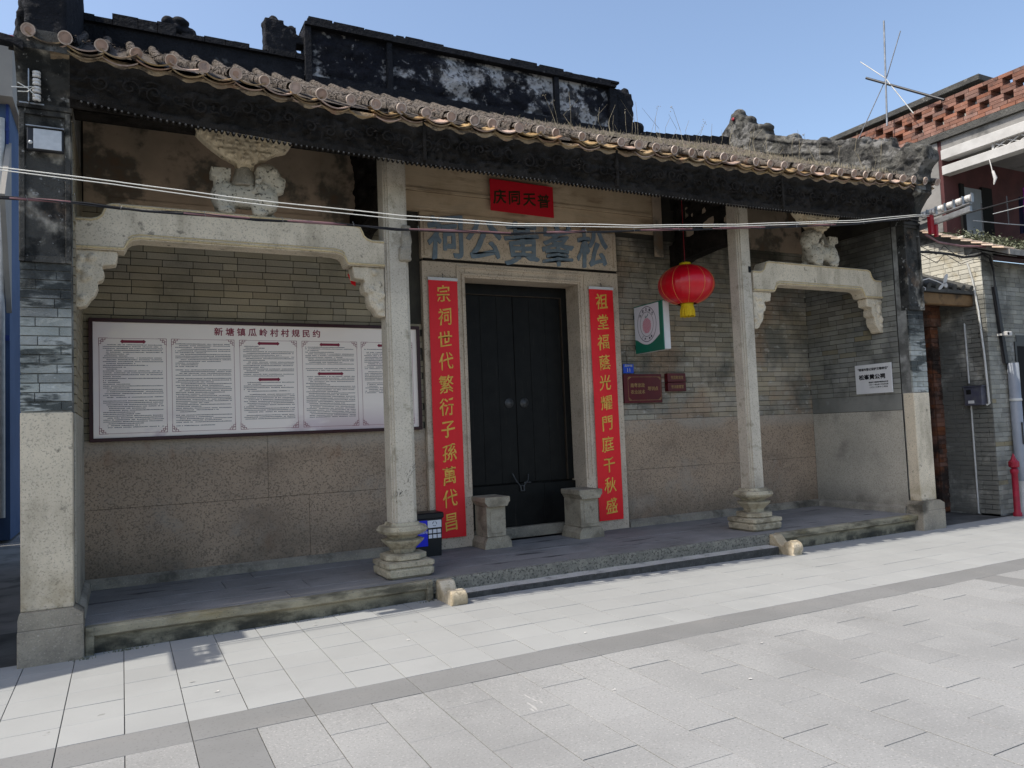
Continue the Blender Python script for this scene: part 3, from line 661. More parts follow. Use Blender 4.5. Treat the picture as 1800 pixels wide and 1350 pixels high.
# --- shrimp-bow beams and corbels
def beam(x0, x1, lab):
    L = x1 - x0; hy0, hy1 = 7.07, 7.26
    t_ = thing('stone_beam', lab, 'stone beam', ((x0 + x1) / 2, 7.165, 2.74), 'granite porch beams')
    def sy(f): return f
    top = [(0, 3.475), (.12, 3.475), (.165, 3.49), (.20, 3.52), (.215, 3.56), (.235, 3.60), (.28, 3.615)]
    bot = [(0, 3.215), (.36, 3.215), (.375, 3.24), (.39, 3.28), (.42, 3.305), (.48, 3.318)]
    pts = [(x0 + a, z) for a, z in top] + [(x1 - a, z) for a, z in top[::-1]] + [(x1 - a, z) for a, z in bot] + [(x0 + a, z) for a, z in bot[::-1]]
    part('beam_body', MB().prism(pts, 1, hy0, hy1), 'granite_pale', t_)
    up = MB(); 
    for off, d in ((.014, .012),):
        for i in range(len(bot) - 1):
            pass
    bl = [(x0 + a, z) for a, z in bot] + [(x1 - a, z) for a, z in bot[::-1]]
    up.tube([(x, hy0 - .004, z + .018) for x, z in bl], .011, 6).tube([(x, hy0 - .002, z + .045) for x, z in bl[3:-3]], .006, 6)
    tl = [(x0 + a, z) for a, z in top] + [(x1 - a, z) for a, z in top[::-1]]
    up.tube([(x, hy0 - .003, z - .014) for x, z in tl], .009, 6)
    part('beam_moulding', up, 'moulding_ochre', t_)
    for sgn, xe in ((1, x0), (-1, x1)):
        c = [(0, 3.212), (.31, 3.212), (.315, 3.19), (.30, 3.10), (.22, 3.085), (.205, 3.10), (.195, 3.07), (.215, 3.02), (.20, 2.965), (.16, 2.95), (.165, 2.89), (.14, 2.83), (.10, 2.79), (.08, 2.745), (.03, 2.73), (0, 2.735)]
        mb = MB().prism([(xe + sgn * a, z) for a, z in c], 1, 7.09, 7.24)
        for k in range(16):
            a, z = rnd.uniform(.02, .2), rnd.uniform(2.80, 3.18)
            mb.sphere((xe + sgn * a * (.5 + (z - 2.8)), 7.09, z), rnd.uniform(.018, .035), 8, 6)
        me = blob(mb, .011, 'granite_pale', .004, 34, 0); cc = Vector((xe + sgn * .12, 7.165, 2.73)); me.transform(Matrix.Translation(-cc)); link('beam_corbel', me, t_, cc)
beam(IX0 + .003, 2.30, 'left granite bow beam carrying the lion that faces right')
beam(7.15, IX1 - .003, 'right granite bow beam carrying the lion that faces left')
# --- lions and fan brackets
def lion(cx, sgn, lab, zb=3.617, cy=7.165):
    t_ = thing('stone_lion', lab, 'lion statue', (cx, cy, zb), 'stone lions on the porch beams')
    mb = MB(); q = sgn
    mb.sphere((cx, cy, zb + .19), (.21, .115, .115)).sphere((cx - q * .17, cy, zb + .17), (.125, .125, .15)).sphere((cx + q * .15, cy, zb + .21), (.135, .13, .16)).sphere((cx + q * .20, cy - .03, zb + .16), (.10, .12, .13))
    for (dx, dy, r) in ((-.19, -.075, .06), (-.19, .075, .06), (.10, -.07, .055), (.20, .07, .05)):
        mb.sphere((cx + q * dx, cy + dy, zb + .11), (r * 1.15, r, .10)).sphere((cx + q * (dx + .025), cy + dy, zb + .032), (r * 1.35, r, .042))
    mb.tube([(cx - q * .19, cy, zb + .22), (cx - q * .20, cy, zb + .33)], [.075, .07], 10).box(min(cx - q * .12, cx - q * .29), max(cx - q * .12, cx - q * .29), cy - .07, cy + .07, zb + .33, zb + .42)
    mb.sphere((cx + q * .20, cy - .02, zb + .39), (.125, .12, .12)).sphere((cx + q * .29, cy - .03, zb + .33), (.075, .085, .075)).sphere((cx + q * .29, cy - .03, zb + .26), (.06, .07, .035)).sphere((cx + q * .335, cy - .03, zb + .365), (.035, .045, .03))
    mb.sphere((cx + q * .13, cy - .12, zb + .41), (.045, .03, .05)).sphere((cx + q * .13, cy + .11, zb + .41), (.045, .03, .05)).sphere((cx + q * .25, cy - .12, zb + .42), (.032, .025, .026)).sphere((cx + q * .25, cy - .12, zb + .42), (.015, .035, .015))
    for k in range(46):
        a = rnd.uniform(0, 6.28); u = rnd.uniform(-1, 1)
        mb.sphere((cx + q * (.12 + .11 * math.cos(a)), cy - .12 * abs(math.sin(a)) - .01, zb + .25 + .14 * u), .021, 6, 5)
    blob_part('lion_body', mb, .0115, 'lion_stone', t_, .004, 40, 0)
    mb = MB().sphere((cx - q * .01, cy, zb + .32), (.10, .08, .06)).tube([(cx, cy, zb + .27), (cx, cy, zb + .45)], [.13, .075], 10)
    blob_part('saddle_block', mb, .014, 'granite_foot', t_, .004, 20)
def fan(cx, sgn, lab, zb=3.617 + .40, cy=7.165, w=.415):
    t_ = thing('fan_bracket', lab, 'carved bracket', (cx, cy, zb), 'carved fan brackets above the lions')
    mb = MB(); pts = [(-.06, zb), (.06, zb), (.09, zb + .10), (.17, zb + .13), (.27, zb + .20), (.37, zb + .235), (w, zb + .30), (w, zb + .335), (-w, zb + .335), (-w, zb + .30), (-.33, zb + .22), (-.24, zb + .15), (-.15, zb + .10), (-.09, zb + .08)]
    mb.prism([(cx + a, z) for a, z in pts], 1, cy - .06, cy + .06)
    for row in range(7):
        z = zb + .10 + row * .038; wd = w * min(1, .22 + row * .13)
        nn = max(3, int(wd * 2 / .052))
        for i in range(nn + 1):
            u = -1 + 2 * i / nn; x = cx + u * wd * 1.03 + rnd.uniform(-.006, .006); mb.sphere((x, cy - .055 - rnd.uniform(0, .012), z + .03 * abs(u) * (row > 2)), (.027, .028, .022), 7, 5)
    blob_part('bracket_body', mb, .011, 'cream_stone', t_, .006, 30, 0)
lion(1.02, 1, 'speckled stone lion facing right on the left porch beam')
fan(1.03, 1, 'pale carved fan bracket above the right-facing lion', zb=4.03)
lion(8.50, -1, 'speckled stone lion facing left on the right porch beam')
fan(8.46, -1, 'pale carved fan bracket above the left-facing lion', zb=4.03)
# --- transverse carved beams
for cx in (2.43, 7.03):
    tb = part('transverse_beam', MB().prism([(7.30, 3.86), (7.6, 3.87), (8.1, 3.83), (8.30, 3.76), (8.419, 3.70), (8.419, 4.08), (7.30, 4.08)], 0, cx - .10, cx + .10), 'carved_wood', hall)
    mb = MB()
    for i in range(34):
        y = rnd.uniform(7.35, 8.38); z = rnd.uniform(4.1, 4.8); mb.sphere((cx + rnd.uniform(-.08, .08), y, z), (.05, rnd.uniform(.05, .12), rnd.uniform(.03, .08)), 8, 6)
    mb.box(cx - .06, cx + .06, 7.32, 8.40, 4.08, 4.14).box(cx - .06, cx + .06, 7.32, 8.40, 4.32, 4.38).box(cx - .05, cx + .05, 7.32, 8.40, 4.6, 4.95)
    for y in (7.5, 7.9, 8.3): mb.box(cx - .05, cx + .05, y - .05, y + .05, 4.1, 4.9)
    blob_part('beam_carving', mb, .02, 'carved_wood', tb, .01, 18, 1)
part('cross_beam', MB().box(IX0, IX1, 7.06, 7.28, 4.365, 4.62), 'carved_wood', hall)
# --- fascia (carved eave board)
YB = 6.56
FB = [(-.35, 4.215), (.1, 4.16), (.6, 4.125), (1.4, 4.085), (2.3, 4.06), (6.2, 4.055), (8.2, 4.09), (9.1, 4.12), (9.62, 4.19)]
fas = part('eave_fascia', MB().box(-.33, 9.60, YB + .02, YB + .05, 4.20, 4.50), 'carved_wood', hall, label='black carved timber board under the eave')
edges = [-.33, 2.53, 7.12, 9.60]
for pi in range(3):
    x0, x1 = edges[pi] + .004, edges[pi + 1] - .004; n = int((x1 - x0) / .022); mz = 18; mb = MB(); vs = []
    for i in range(n + 1):
        x = x0 + (x1 - x0) * i / n; zb = lerp(FB, x) + .03; zt = lerp(EAVE, x) - .09
        for j in range(mz + 1):
            z = zb + (zt - zb) * j / mz; t = j / mz
            p = Vector((x * 5.5, 3.1 * pi, z * 9))
            r = noise.noise(p) + .6 * noise.noise(p * 2.6); r = abs(r)
            fr = 0 if .12 < t < .86 else 1
            y = YB - (.052 * min(1, r * 2.1) + .008 * abs(math.sin(z * 60 + 5 * noise.noise(Vector((x * 7, z * 3, 2))))) if not fr else .05) - (.03 * t)
            vs.append((x, y, z))
    fs = [[i * (mz + 1) + j, (i + 1) * (mz + 1) + j, (i + 1) * (mz + 1) + j + 1, i * (mz + 1) + j + 1] for i in range(n) for j in range(mz)]
    mb.add(vs, fs, smooth=True); part('carved_panel', mb, 'carved_wood', fas)
sc = MB(); x = -.12; rs = random.Random(11)
while x < 9.45:
    zc = (lerp(FB, x) + .03 + lerp(EAVE, x) - .09) / 2 + rs.uniform(-.03, .03); R_ = rs.uniform(.05, .085); dr = rs.choice((-1, 1)); a0 = rs.uniform(0, 6.28)
    pts = [(x + dr * R_ * (1 - k / 15) * math.cos(a0 + k * .62), YB - .078 - .004 * k / 14, zc + R_ * (1 - k / 15) * math.sin(a0 + k * .62)) for k in range(14)]
    sc.tube(pts, [.005 + .005 * math.sin(math.pi * k / 13) for k in range(14)], 5)
    for q in range(3):
        a1 = rs.uniform(0, 6.28); cx_, cz_2 = x + R_ * 1.35 * math.cos(a1), zc + R_ * 1.1 * math.sin(a1); L_ = rs.uniform(.03, .06); b1 = rs.uniform(0, 3.1)
        sc.tube([(cx_ - L_ * math.cos(b1), YB - .07, cz_2 - L_ * .6 * math.sin(b1)), (cx_, YB - .086, cz_2 + .006), (cx_ + L_ * math.cos(b1), YB - .07, cz_2 + L_ * .6 * math.sin(b1))], [.002, .010, .002], 5)
    x += rs.uniform(.15, .21)
part('carved_scrolls', sc, 'carved_wood', fas, kind='stuff')
mb = MB(); x = -.25
while x < 9.55:
    zb = lerp(FB, x)
    mb.sphere((x, YB - .047, zb + .024), .0085, 6, 5, 1)
    mb.prism([(x - .018, zb + .032), (x + .018, zb + .032), (x + .009, zb + .012), (x, zb + .005), (x - .009, zb + .012)], 1, YB - .035, YB - .02); x += .046
part('bead_fringe', mb, ['carved_wood', 'bead_pale'], fas, kind='stuff')
for x in (2.53, 7.12, 4.7): part('fascia_batten', MB().box(x - .015, x + .015, YB - .085, YB + .0, lerp(FB, x) + .05, 4.50), 'carved_wood', fas)
# --- roof
rf = MB(); nxr, nyr = 60, 16
ys = [EY + .11 + (10 - EY - .11) * j / nyr for j in range(nyr + 1)] + [11.5, 13.9]
xs = [-.72 + (10.02 + .72) * i / nxr for i in range(nxr + 1)]
for dz, fl in ((-.055, 0), (-.13, 1)):
    vs = [(x, y, roof_z(x, y) + dz) for x in xs for y in ys]; k = len(ys)
    fs = [[i * k + j, (i + 1) * k + j, (i + 1) * k + j + 1, i * k + j + 1] for i in range(nxr) for j in range(k - 1)]
    rf.add(vs, fs, fl)
e0 = [(x, EY + .11, roof_z(x, EY) - .055) for x in xs]; e1 = [(x, EY + .11, roof_z(x, EY) - .13) for x in xs]
rf.add(e0 + e1, [[i, i + 1, len(xs) + i + 1, len(xs) + i] for i in range(nxr)], 1)
roof = part('roof', rf, ['tile_crust', 'rafter_wood'], hall)
N = 45; SP = (9.985 + .585) / (N - 1)
def slope_at(x, y): return math.atan2(roof_z(x, y + .05) - roof_z(x, y - .05), .1)
def tile_mesh(L, seed, end, lump=.006, r=.048):
    mb = MB(); n = 14; m = 5; rs = random.Random(seed); ofs = rs.uniform(0, 50); vs = []
    if end: lump *= .35
    for i in range(m + 1):
        y = L * i / m
        for k in range(n + 1):
            a = math.radians(-25 + 230 * k / n) if not end else math.radians(-25 + 230 * k / n)
            rr = r - .004 * i / m + lump * (noise.noise(Vector((math.cos(a) * 1.6 + ofs, y * 18, math.sin(a) * 1.6))) + .5 * noise.noise(Vector((math.cos(a) * 4 + ofs, y * 45, math.sin(a) * 4))))
            vs.append((rr * math.cos(a), y, rr * math.sin(a)))
    fs = [[i * (n + 1) + k, i * (n + 1) + k + 1, (i + 1) * (n + 1) + k + 1, (i + 1) * (n + 1) + k] for i in range(m) for k in range(n)]
    mb.add(vs, fs, 0, True)
    if end:
        R = r + .003; c = [(R * math.cos(2 * math.pi * k / 20), 0, R * math.sin(2 * math.pi * k / 20)) for k in range(20)]
        c1 = [(v[0], -.012, v[2]) for v in c]; c2 = [(v[0] * .86, -.012, v[2] * .86) for v in c]; c3 = [(v[0] * .84, -.007, v[2] * .84) for v in c]
        mb.add(c + c1, [[k, (k + 1) % 20, 20 + (k + 1) % 20, 20 + k] for k in range(20)], 1)
        mb.add(c1 + c2, [[k, (k + 1) % 20, 20 + (k + 1) % 20, 20 + k] for k in range(20)], 1)
        mb.add(c2 + c3, [[k, (k + 1) % 20, 20 + (k + 1) % 20, 20 + k] for k in range(20)], 1)
        mb.add(c3, [list(range(20))], 2); mb.add([(v[0] * .55, v[1] - .003, v[2] * .55) for v in c3], [list(range(20))], 2)
        mb.add(c, [list(range(20))[::-1]], 2)
    return mb
TL = .225
endm = [tile_mesh(.17, s, True).mesh('eave_tile', [MATS['tile_crust'], MATS['tile_rim'], MATS['tile_clay']]) for s in range(5)]
covm = [(tile_mesh(TL + .03, 20 + s, False, .007), ) for s in range(6)]
covme = [c[0].mesh('cover_tile', [MATS['tile_crust']]) for c in covm]
restt = MB(); cnt = 0
for i in range(N):
    x = -.585 + i * SP; sl = slope_at(x, EY + .1); 
    broken = i in (3, 16, 19, 29)
    back = .10 if broken else rnd.uniform(-.015, .015)
    o = link('eave_tile', endm[i % 5], roof, (x + rnd.uniform(-.008, .008), EY + back - .01, roof_z(x, EY) + .005 + back * .4)); o.rotation_euler = (sl + rnd.uniform(-.08, .05), rnd.uniform(-.5, .5), rnd.uniform(-.1, .1)); q_ = rnd.uniform(.88, 1.03); o.scale = (q_, 1, q_)
    y = EY + .10; j = 0
    while y < 9.95:
        s2 = slope_at(x, y); jx = rnd.uniform(-.003, .003); z = roof_z(x, y) + .006 + rnd.uniform(-.002, .003)
        if j < 6:
            o = link('cover_tile', covme[rnd.randrange(6)], roof, (x + jx, y, z)); o.rotation_euler = (s2 + .02, 0, rnd.uniform(-.03, .03)); cnt += 1
        else:
            c = covm[rnd.randrange(6)][0]; M_ = Matrix.Translation((x + jx, y, z)) @ Euler((s2 + .02, 0, 0)).to_matrix().to_4x4()
            restt.add([M_ @ v for v in c.v], c.f, 0, True)
        y += TL * math.cos(s2); j += 1
part('upper_cover_tiles', restt, 'tile_crust', roof, kind='stuff')
# pan tiles at the eave: curved slips stacked between the rows
def pan_mesh(depth, th, m, w_=SP * .54, L=.2):
    mb = MB(); n = 10; top = []; bot = []
    for k in range(n + 1):
        u = -1 + 2 * k / n; zz = .8 * depth * (u * u - 1); top.append((u * w_, zz)); bot.append((u * w_, zz - th))
    mb.prism(top + bot[::-1], 1, 0, L); return mb.mesh('pan_tile', [MATS[m]])
pans = [pan_mesh(.055, .011, 'ochre_clay'), pan_mesh(.05, .011, 'tile_clay'), pan_mesh(.06, .013, 'ochre_clay')]
for i in range(N - 1):
    x = -.585 + (i + .5) * SP; sl = slope_at(x, EY + .1); tilt = -math.atan2(lerp(EAVE, x + .1) - lerp(EAVE, x - .1), .2)
    for j, (dy, dz) in enumerate(((.0, -.012), (.028, -.032), (.05, -.056))):
        if j < 2 and rnd.random() < .12: continue
        o = link('pan_tile', pans[(i + j) % 3], roof, (x + rnd.uniform(-.006, .006), EY + dy + rnd.uniform(-.025, .02), roof_z(x, EY) + dz + rnd.uniform(-.007, .007))); o.rotation_euler = (sl + rnd.uniform(-.05, .05), tilt + rnd.uniform(-.07, .07), rnd.uniform(-.06, .06))
mb = MB(); n = 260; vs = []
for i in range(n + 1):
    x = -.45 + 10.2 * i / n; z = roof_z(x, EY); ph = (x + .585) / SP * 2 * math.pi
    wv = .018 * math.cos(ph)
    vs += [(x, EY + .085, z - .045), (x, EY + .055, z - .080 + wv), (x, EY + .065, z - .118 + wv * .6 + .004 * noise.noise(Vector((x * 9, 0, 0)))), (x, EY + .15, z - .135)]
mb.add(vs, [[i * 4 + j, i * 4 + j + 1, (i + 1) * 4 + j + 1, (i + 1) * 4 + j] for i in range(n) for j in range(3)], 0, True)
part('eave_mortar', mb, 'ochre_clay', roof)
for i in range(N - 3):
    x = -.35 + i * SP
    if x > 9.6: break
    z = roof_z(x, EY); o = part('rafter', MB().box(x - .035, x + .035, EY + .10, EY + .75, -.03, .03, ch=.004), 'rafter_wood', roof)
    o.rotation_euler = (slope_at(x, 6.8), 0, 0); o.location = Vector((x, EY + .09 + .33, z - .15 + .14)) - WORLD[roof.name]
# crusty debris and dry weeds
mb = MB()
for k in range(9000):
    x = rnd.uniform(-.55, 9.9); y = EY + .06 + abs(rnd.gauss(0, 1.5)); 
    if y > 9.9: continue
    if x < 1.2 and rnd.random() < .7: continue
    rowu = ((x + .585) / SP) % 1; h = .055 * math.sin(math.pi * (1 - min(rowu, 1 - rowu) * 2) / 2)
    z = roof_z(x, y) + max(-.02, h) ; r = rnd.uniform(.004, .0105) * (1.4 if x > 4 else 1)
    mb.add([(x + r * a + rnd.uniform(-.3, .3) * r, y + r * b, z + r * c + .004) for a, b, c in ((-1, 0, 0), (0, -1, .1), (1, 0, 0), (0, 1, 0), (0, 0, 1))], [(0, 1, 4), (1, 2, 4), (2, 3, 4), (3, 0, 4)])
part('roof_debris', mb, 'tile_crust', roof, kind='stuff')
mb = MB()
for k in range(2600):
    x = 4.6 + 5.2 * rnd.random() ** .7; y = rnd.uniform(6.55, 9.6); z = roof_z(x, y) + .02
    h = rnd.uniform(.03, .11) if rnd.random() < .978 else rnd.uniform(.2, .6); w_ = .003 if h < .2 else .0035; dx, dy = rnd.gauss(0, .14) * h, rnd.gauss(0, .14) * h; dx2 = dx + rnd.gauss(0, .22) * h
    p0, p1, p2 = (x, y, z), (x + dx, y + dy, z + h * .55), (x + dx2, y + dy, z + h)
    for a, b in ((p0, p1), (p1, p2)):
        mb.add([(a[0] - w_, a[1], a[2]), (a[0] + w_, a[1], a[2]), (b[0] + w_ * .6, b[1], b[2]), (b[0] - w_ * .6, b[1], b[2])], [(0, 1, 2, 3)])
        mb.add([(a[0], a[1] - w_, a[2]), (a[0], a[1] + w_, a[2]), (b[0], b[1] + w_ * .6, b[2]), (b[0], b[1] - w_ * .6, b[2])], [(0, 1, 2, 3)])
    if h > .25 and rnd.random() < .5:
        for q in range(5): mb.sphere((p2[0] + rnd.gauss(0, .02), p2[1], p2[2] + rnd.gauss(0, .02)), .006, 5, 4)
tag(part('dry_weeds', mb, 'weed', None, kind='stuff'), 'thin dry weeds and stalks growing over the right half of the tiles', 'weeds')
# --- main ridge
YR = 10.0
def rz(x): return roof_z(x, YR) - .04
rid = part('ridge', MB().box(2.20, 7.20, YR - .09, YR + .09, 6.2, 7.07), 'ridge_black', hall, label='tall blackened ridge wall with flaking white plaster relief')
def relief(x0, x1, z0, z1, yf, amp, seed, sc=3.2):
    n = int((x1 - x0) / .03); m = int((z1 - z0) / .03); vs = []
    for i in range(n + 1):
        for j in range(m + 1):
            x = x0 + (x1 - x0) * i / n; z = z0 + (z1 - z0) * j / m; e = min(1, 6 * min(i / n, 1 - i / n, j / m, 1 - j / m))
            p = Vector((x * sc, seed, z * sc * 1.2)); r = max(0, noise.noise(p) + .2) + .5 * abs(noise.noise(p * 2.7)) + .25 * abs(noise.noise(p * 6))
            vs.append((x, yf - amp * r * e, z))
    return MB().add(vs, [[i * (m + 1) + j, (i + 1) * (m + 1) + j, (i + 1) * (m + 1) + j + 1, i * (m + 1) + j + 1] for i in range(n) for j in range(m)], 0, True)
for k, (a, b) in enumerate(((2.30, 3.32), (3.42, 6.02), (6.12, 7.05))):
    part('relief_panel', relief(a, b, 6.42, 7.0, YR - .088, .10, 5 + k * 3), 'ridge_black', rid)
for a, b in ((2.20, 2.29), (3.33, 3.41), (6.03, 6.11), (7.06, 7.20)): part('ridge_frame', MB().box(a, b, YR - .165, YR - .09, 6.25, 7.028, ch=.006), 'ridge_dark', rid)
mb = MB(); x = 2.16
mb.box(2.24, 7.08, YR - .18, YR + .18, 7.071, 7.125); mb.box(2.2, 7.17, YR - .20, YR + .2, 7.03, 7.0705)
while x < 6.8:
    l = rnd.uniform(.08, .45); mb.box(x + .1, x + .1 + l, YR - .16, YR + .16, 7.12, 7.145 + rnd.uniform(-.015, .03)); x += l + rnd.uniform(0, .06)
part('ridge_cap', mb, 'ridge_dark', rid)
part('ridge_foot', MB().box(2.2, 7.2, YR - .16, YR + .16, 6.22, 6.36), 'ridge_dark', rid)
mb = MB().box(-.5, 2.2, YR - .08, YR + .08, 6.2, 6.60)
x = -.46
while x < 2.1:
    l = rnd.uniform(.06, .28); mb.box(x, min(2.2, x + l), YR - .13, YR + .13, 6.57, 6.63 + (.06 if -.1 < x < .45 else 0) + rnd.uniform(-.03, .035)); x += l * .97
part('flank_ridge', mb, 'ridge_dark', hall)
mb = MB()
for i in range(12): x0 = 7.2 + i * .205; mb.box(x0, x0 + .204, YR - .09, YR + .09, 6.1, 6.41 + .19 * (i / 11) ** 1.5)
part('flank_ridge', mb, 'ridge_dark', hall)
orn = MB().box(1.70, 2.10, YR - .1, YR + .1, 6.62, 7.0).box(1.70, 1.94, YR - .1, YR + .1, 6.98, 7.06).box(2.06, 2.22, YR - .1, YR + .1, 6.78, 6.9).sphere((1.83, YR, 7.08), .075).sphere((2.06, YR, 7.0), .07).box(2.02, 2.2, YR - .1, YR + .1, 6.55, 6.66).sphere((1.73, YR, 7.0), .06)
blob_part('ridge_ornament', orn, .02, 'ridge_dark', rid, .008, 12, 1, label='blocky black finial left of the ridge wall')
orn = MB().box(7.20, 7.55, YR - .1, YR + .1, 6.35, 7.02).sphere((7.32, YR, 7.02), .09).sphere((7.47, YR, 7.06), .085).sphere((7.55, YR, 6.9), .09).sphere((7.53, YR, 6.72), .10).sphere((7.68, YR, 6.48), .13).sphere((7.60, YR, 6.4), .14)
blob_part('ridge_ornament', orn, .02, 'ridge_dark', rid, .012, 9, 1)
orn = MB().sphere((.56, YR, 6.80), (.08, .08, .07)).sphere((.70, YR, 6.82), (.11, .09, .06)).sphere((.64, YR, 6.72), (.09, .09, .06)).sphere((.80, YR, 6.70), (.09, .08, .07)).sphere((.84, YR, 6.62), (.09, .08, .07)).sphere((.60, YR, 6.62), (.05, .06, .05))
blob_part('ridge_ornament', orn, .018, 'ridge_dark', rid, .01, 14, 1, label='small black cloud ornament on the left flank of the ridge')
# --- gable ridges with sculpted scroll beasts
prof = [(10.1, 6.2), (10.1, 6.72), (9.9, 6.85), (9.83, 6.98), (9.72, 6.97), (9.55, 6.80), (9.42, 6.66), (9.17, 6.56), (9.10, 6.36), (8.6, 6.13), (8.3, 5.98), (7.97, 5.84), (7.6, 5.70), (7.44, 5.69), (7.30, 5.62), (7.24, 5.47), (7.1, 5.5), (6.93, 5.46), (6.82, 5.33), (6.68, 5.25), (6.58, 5.31), (6.42, 5.24), (6.30, 5.12), (6.30, 5.0), (6.40, 4.92), (6.44, 4.82), (6.40, 4.72), (6.6, 4.70), (7.5, 5.1), (8.5, 5.52), (9.5, 5.95)]
for cx, xs_ in ((9.77, 1), (-.50, -1)):
    P = prof if xs_ > 0 else [(y if y > 6.62 else 6.62, z) for y, z in prof]
    mb = MB().prism([(y, z) for y, z in P], 0, cx - .13, cx + .15)
    rs = random.Random(3)
    for k in range(60):          # rows of tiles and scrolls along the stepped part
        t = rs.random(); y = 7.6 + t * 2.3; zt = lerp(sorted([(p[0], p[1]) for p in prof[1:25]]), y); zb = roof_z(cx, y) + .02
        z = zb + (zt - zb) * rs.random(); r = rs.uniform(.02, .05)
        mb.sphere((cx - .13, y, z), (.025, r * 1.6, r * .8), 7, 5, rot=Euler((rs.uniform(-.5, .5), 0, 0)).to_matrix())
    for y0, y1, z0, z1 in ((7.75, 9.4, 5.72, 6.42), (7.75, 9.7, 5.58, 6.28)): mb.tube([(cx - .14, y0, z0), (cx - .14, (y0 + y1) / 2, (z0 + z1) / 2 - .04), (cx - .14, y1, z1)], .024, 6)
    for y, z, r in ((9.75, 6.97, .09), (9.5, 6.76, .08), (9.12, 6.5, .07), (8.55, 6.13, .05), (8.0, 5.87, .05), (7.28, 5.6, .06)): mb.sphere((cx, y, z), (.13, r, r))
    if xs_ > 0 or 1:
        for row in range(5):     # fish scales of the beast
            for k in range(9 - row):
                y = 6.78 + k * .085 + row * .04; z = 5.05 + row * .075 + (y - 6.78) * .22
                mb.sphere((cx - .135, y, z), (.028, .052, .036), 8, 5, rot=Euler((.5, 0, 0)).to_matrix())
        for k in range(8): y = 6.86 + k * .09; mb.prism([(y - .045, 5.36 + k * .012), (y + .05, 5.40 + k * .014), (y - .03, 5.50 + k * .02)], 0, cx - .09, cx + .06)   # back fins
        f = 0 if xs_ > 0 else .32
        mb.sphere((cx - .05, 6.55 + f, 5.10), (.15, .17, .13)).sphere((cx - .05, 6.40 + f, 5.16), (.12, .12, .055)).sphere((cx - .05, 6.42 + f, 5.02), (.11, .12, .04)).sphere((cx - .17, 6.55 + f, 5.18), (.04, .05, .05))
        mb.tube([(cx - .15, 6.62 + f, 4.98), (cx - .18, 6.75 + f, 4.93), (cx - .17, 6.60 + f, 4.83), (cx - .14, 6.45 + f, 4.80)], [.06, .07, .06, .05], 8)
        mb.tube([(cx - .15, 6.85, 5.02), (cx - .18, 7.05, 5.0), (cx - .17, 7.2, 5.12)], [.05, .06, .04], 8)
    blob_part('gable_ridge', mb, .019, 'ridge_grey' if xs_ > 0 else 'ridge_dark', hall, .005, 14, 0, label=('grey sculpted gable ridge with scaly scroll beast at the alley side' if xs_ > 0 else 'blackened gable ridge rising out of the picture at the left corner'))
part('ridge_paint_mark', MB().lathe([(.001, 0), (.032, 0), (.032, .01), (.001, .01)], (9.61, 9.76, 6.86), 12, axis=0), 'hydrant_red', hall)
for cx in (-.50, 9.77): part('verge_mortar', MB().prism([(6.45, roof_z(cx, 6.45) - .12)] + [(y, roof_z(cx, y) + .03) for y in (6.45, 7.4, 8.4, 9.4, 10.0)] + [(10.0, roof_z(cx, 10) - .2)], 0, cx - .16, cx + .16), 'ridge_grey', hall)

part('corner_tip', MB().prism([(-1.05, 4.60), (-.70, 4.575), (-.62, 4.54), (-.62, 4.60), (-.72, 4.625), (-.92, 4.65)], 1, EY + .02, EY + .12), 'ridge_dark', hall)
for zz in (3.39, 3.62, 2.95, 2.70, 2.36, 2.2): part('wall_peg', MB().box(IX0 - .001, IX0 + .012, 6.95, 7.10, zz, zz + .014), 'ceramic', hall)
# ================================================================ THINGS ON THE FACADE
# --- notice board
nb = thing('notice_board', 'wide maroon-framed notice board of village rules on the left bay wall', 'notice board', (1.43, 8.36, 1.62))
bx0, bx1, bz0, bz1 = -.275, 3.11, 1.625, 2.83
fr = MB(); F = .035
fr.box(bx0, bx1, 8.335, 8.41, bz1 - F, bz1, ch=.004).box(bx0, bx1, 8.335, 8.41, bz0, bz0 + F, ch=.004).box(bx0, bx0 + F, 8.3355, 8.4095, bz0 + F, bz1 - F).box(bx1 - F, bx1, 8.3355, 8.4095, bz0 + F, bz1 - F)
part('board_frame', fr, 'maroon', nb)
bd = part('board_sheet', MB().box(bx0 + F, bx1 - F, 8.362, 8.40, bz0 + F, bz1 - F), 'board_print', nb)
yb_ = 8.3605
text('board_title', '新 塘 镇 瓜 岭 村 村 规 民 约', .088, (1.41, yb_, 2.722), 'print_red', bd, bold=.0012, ext=.0008, sx=1.0)
frames = [(-.19, .41), (.457, 1.057), (1.11, 1.70), (1.757, 2.365), (2.414, 3.02)]
dash = MB(); PB = []
def strip(mb, x0, x1, z0, z1): mb.add([(x0, yb_, z0), (x1, yb_, z0), (x1, yb_, z1), (x0, yb_, z1)], [(0, 1, 2, 3)])
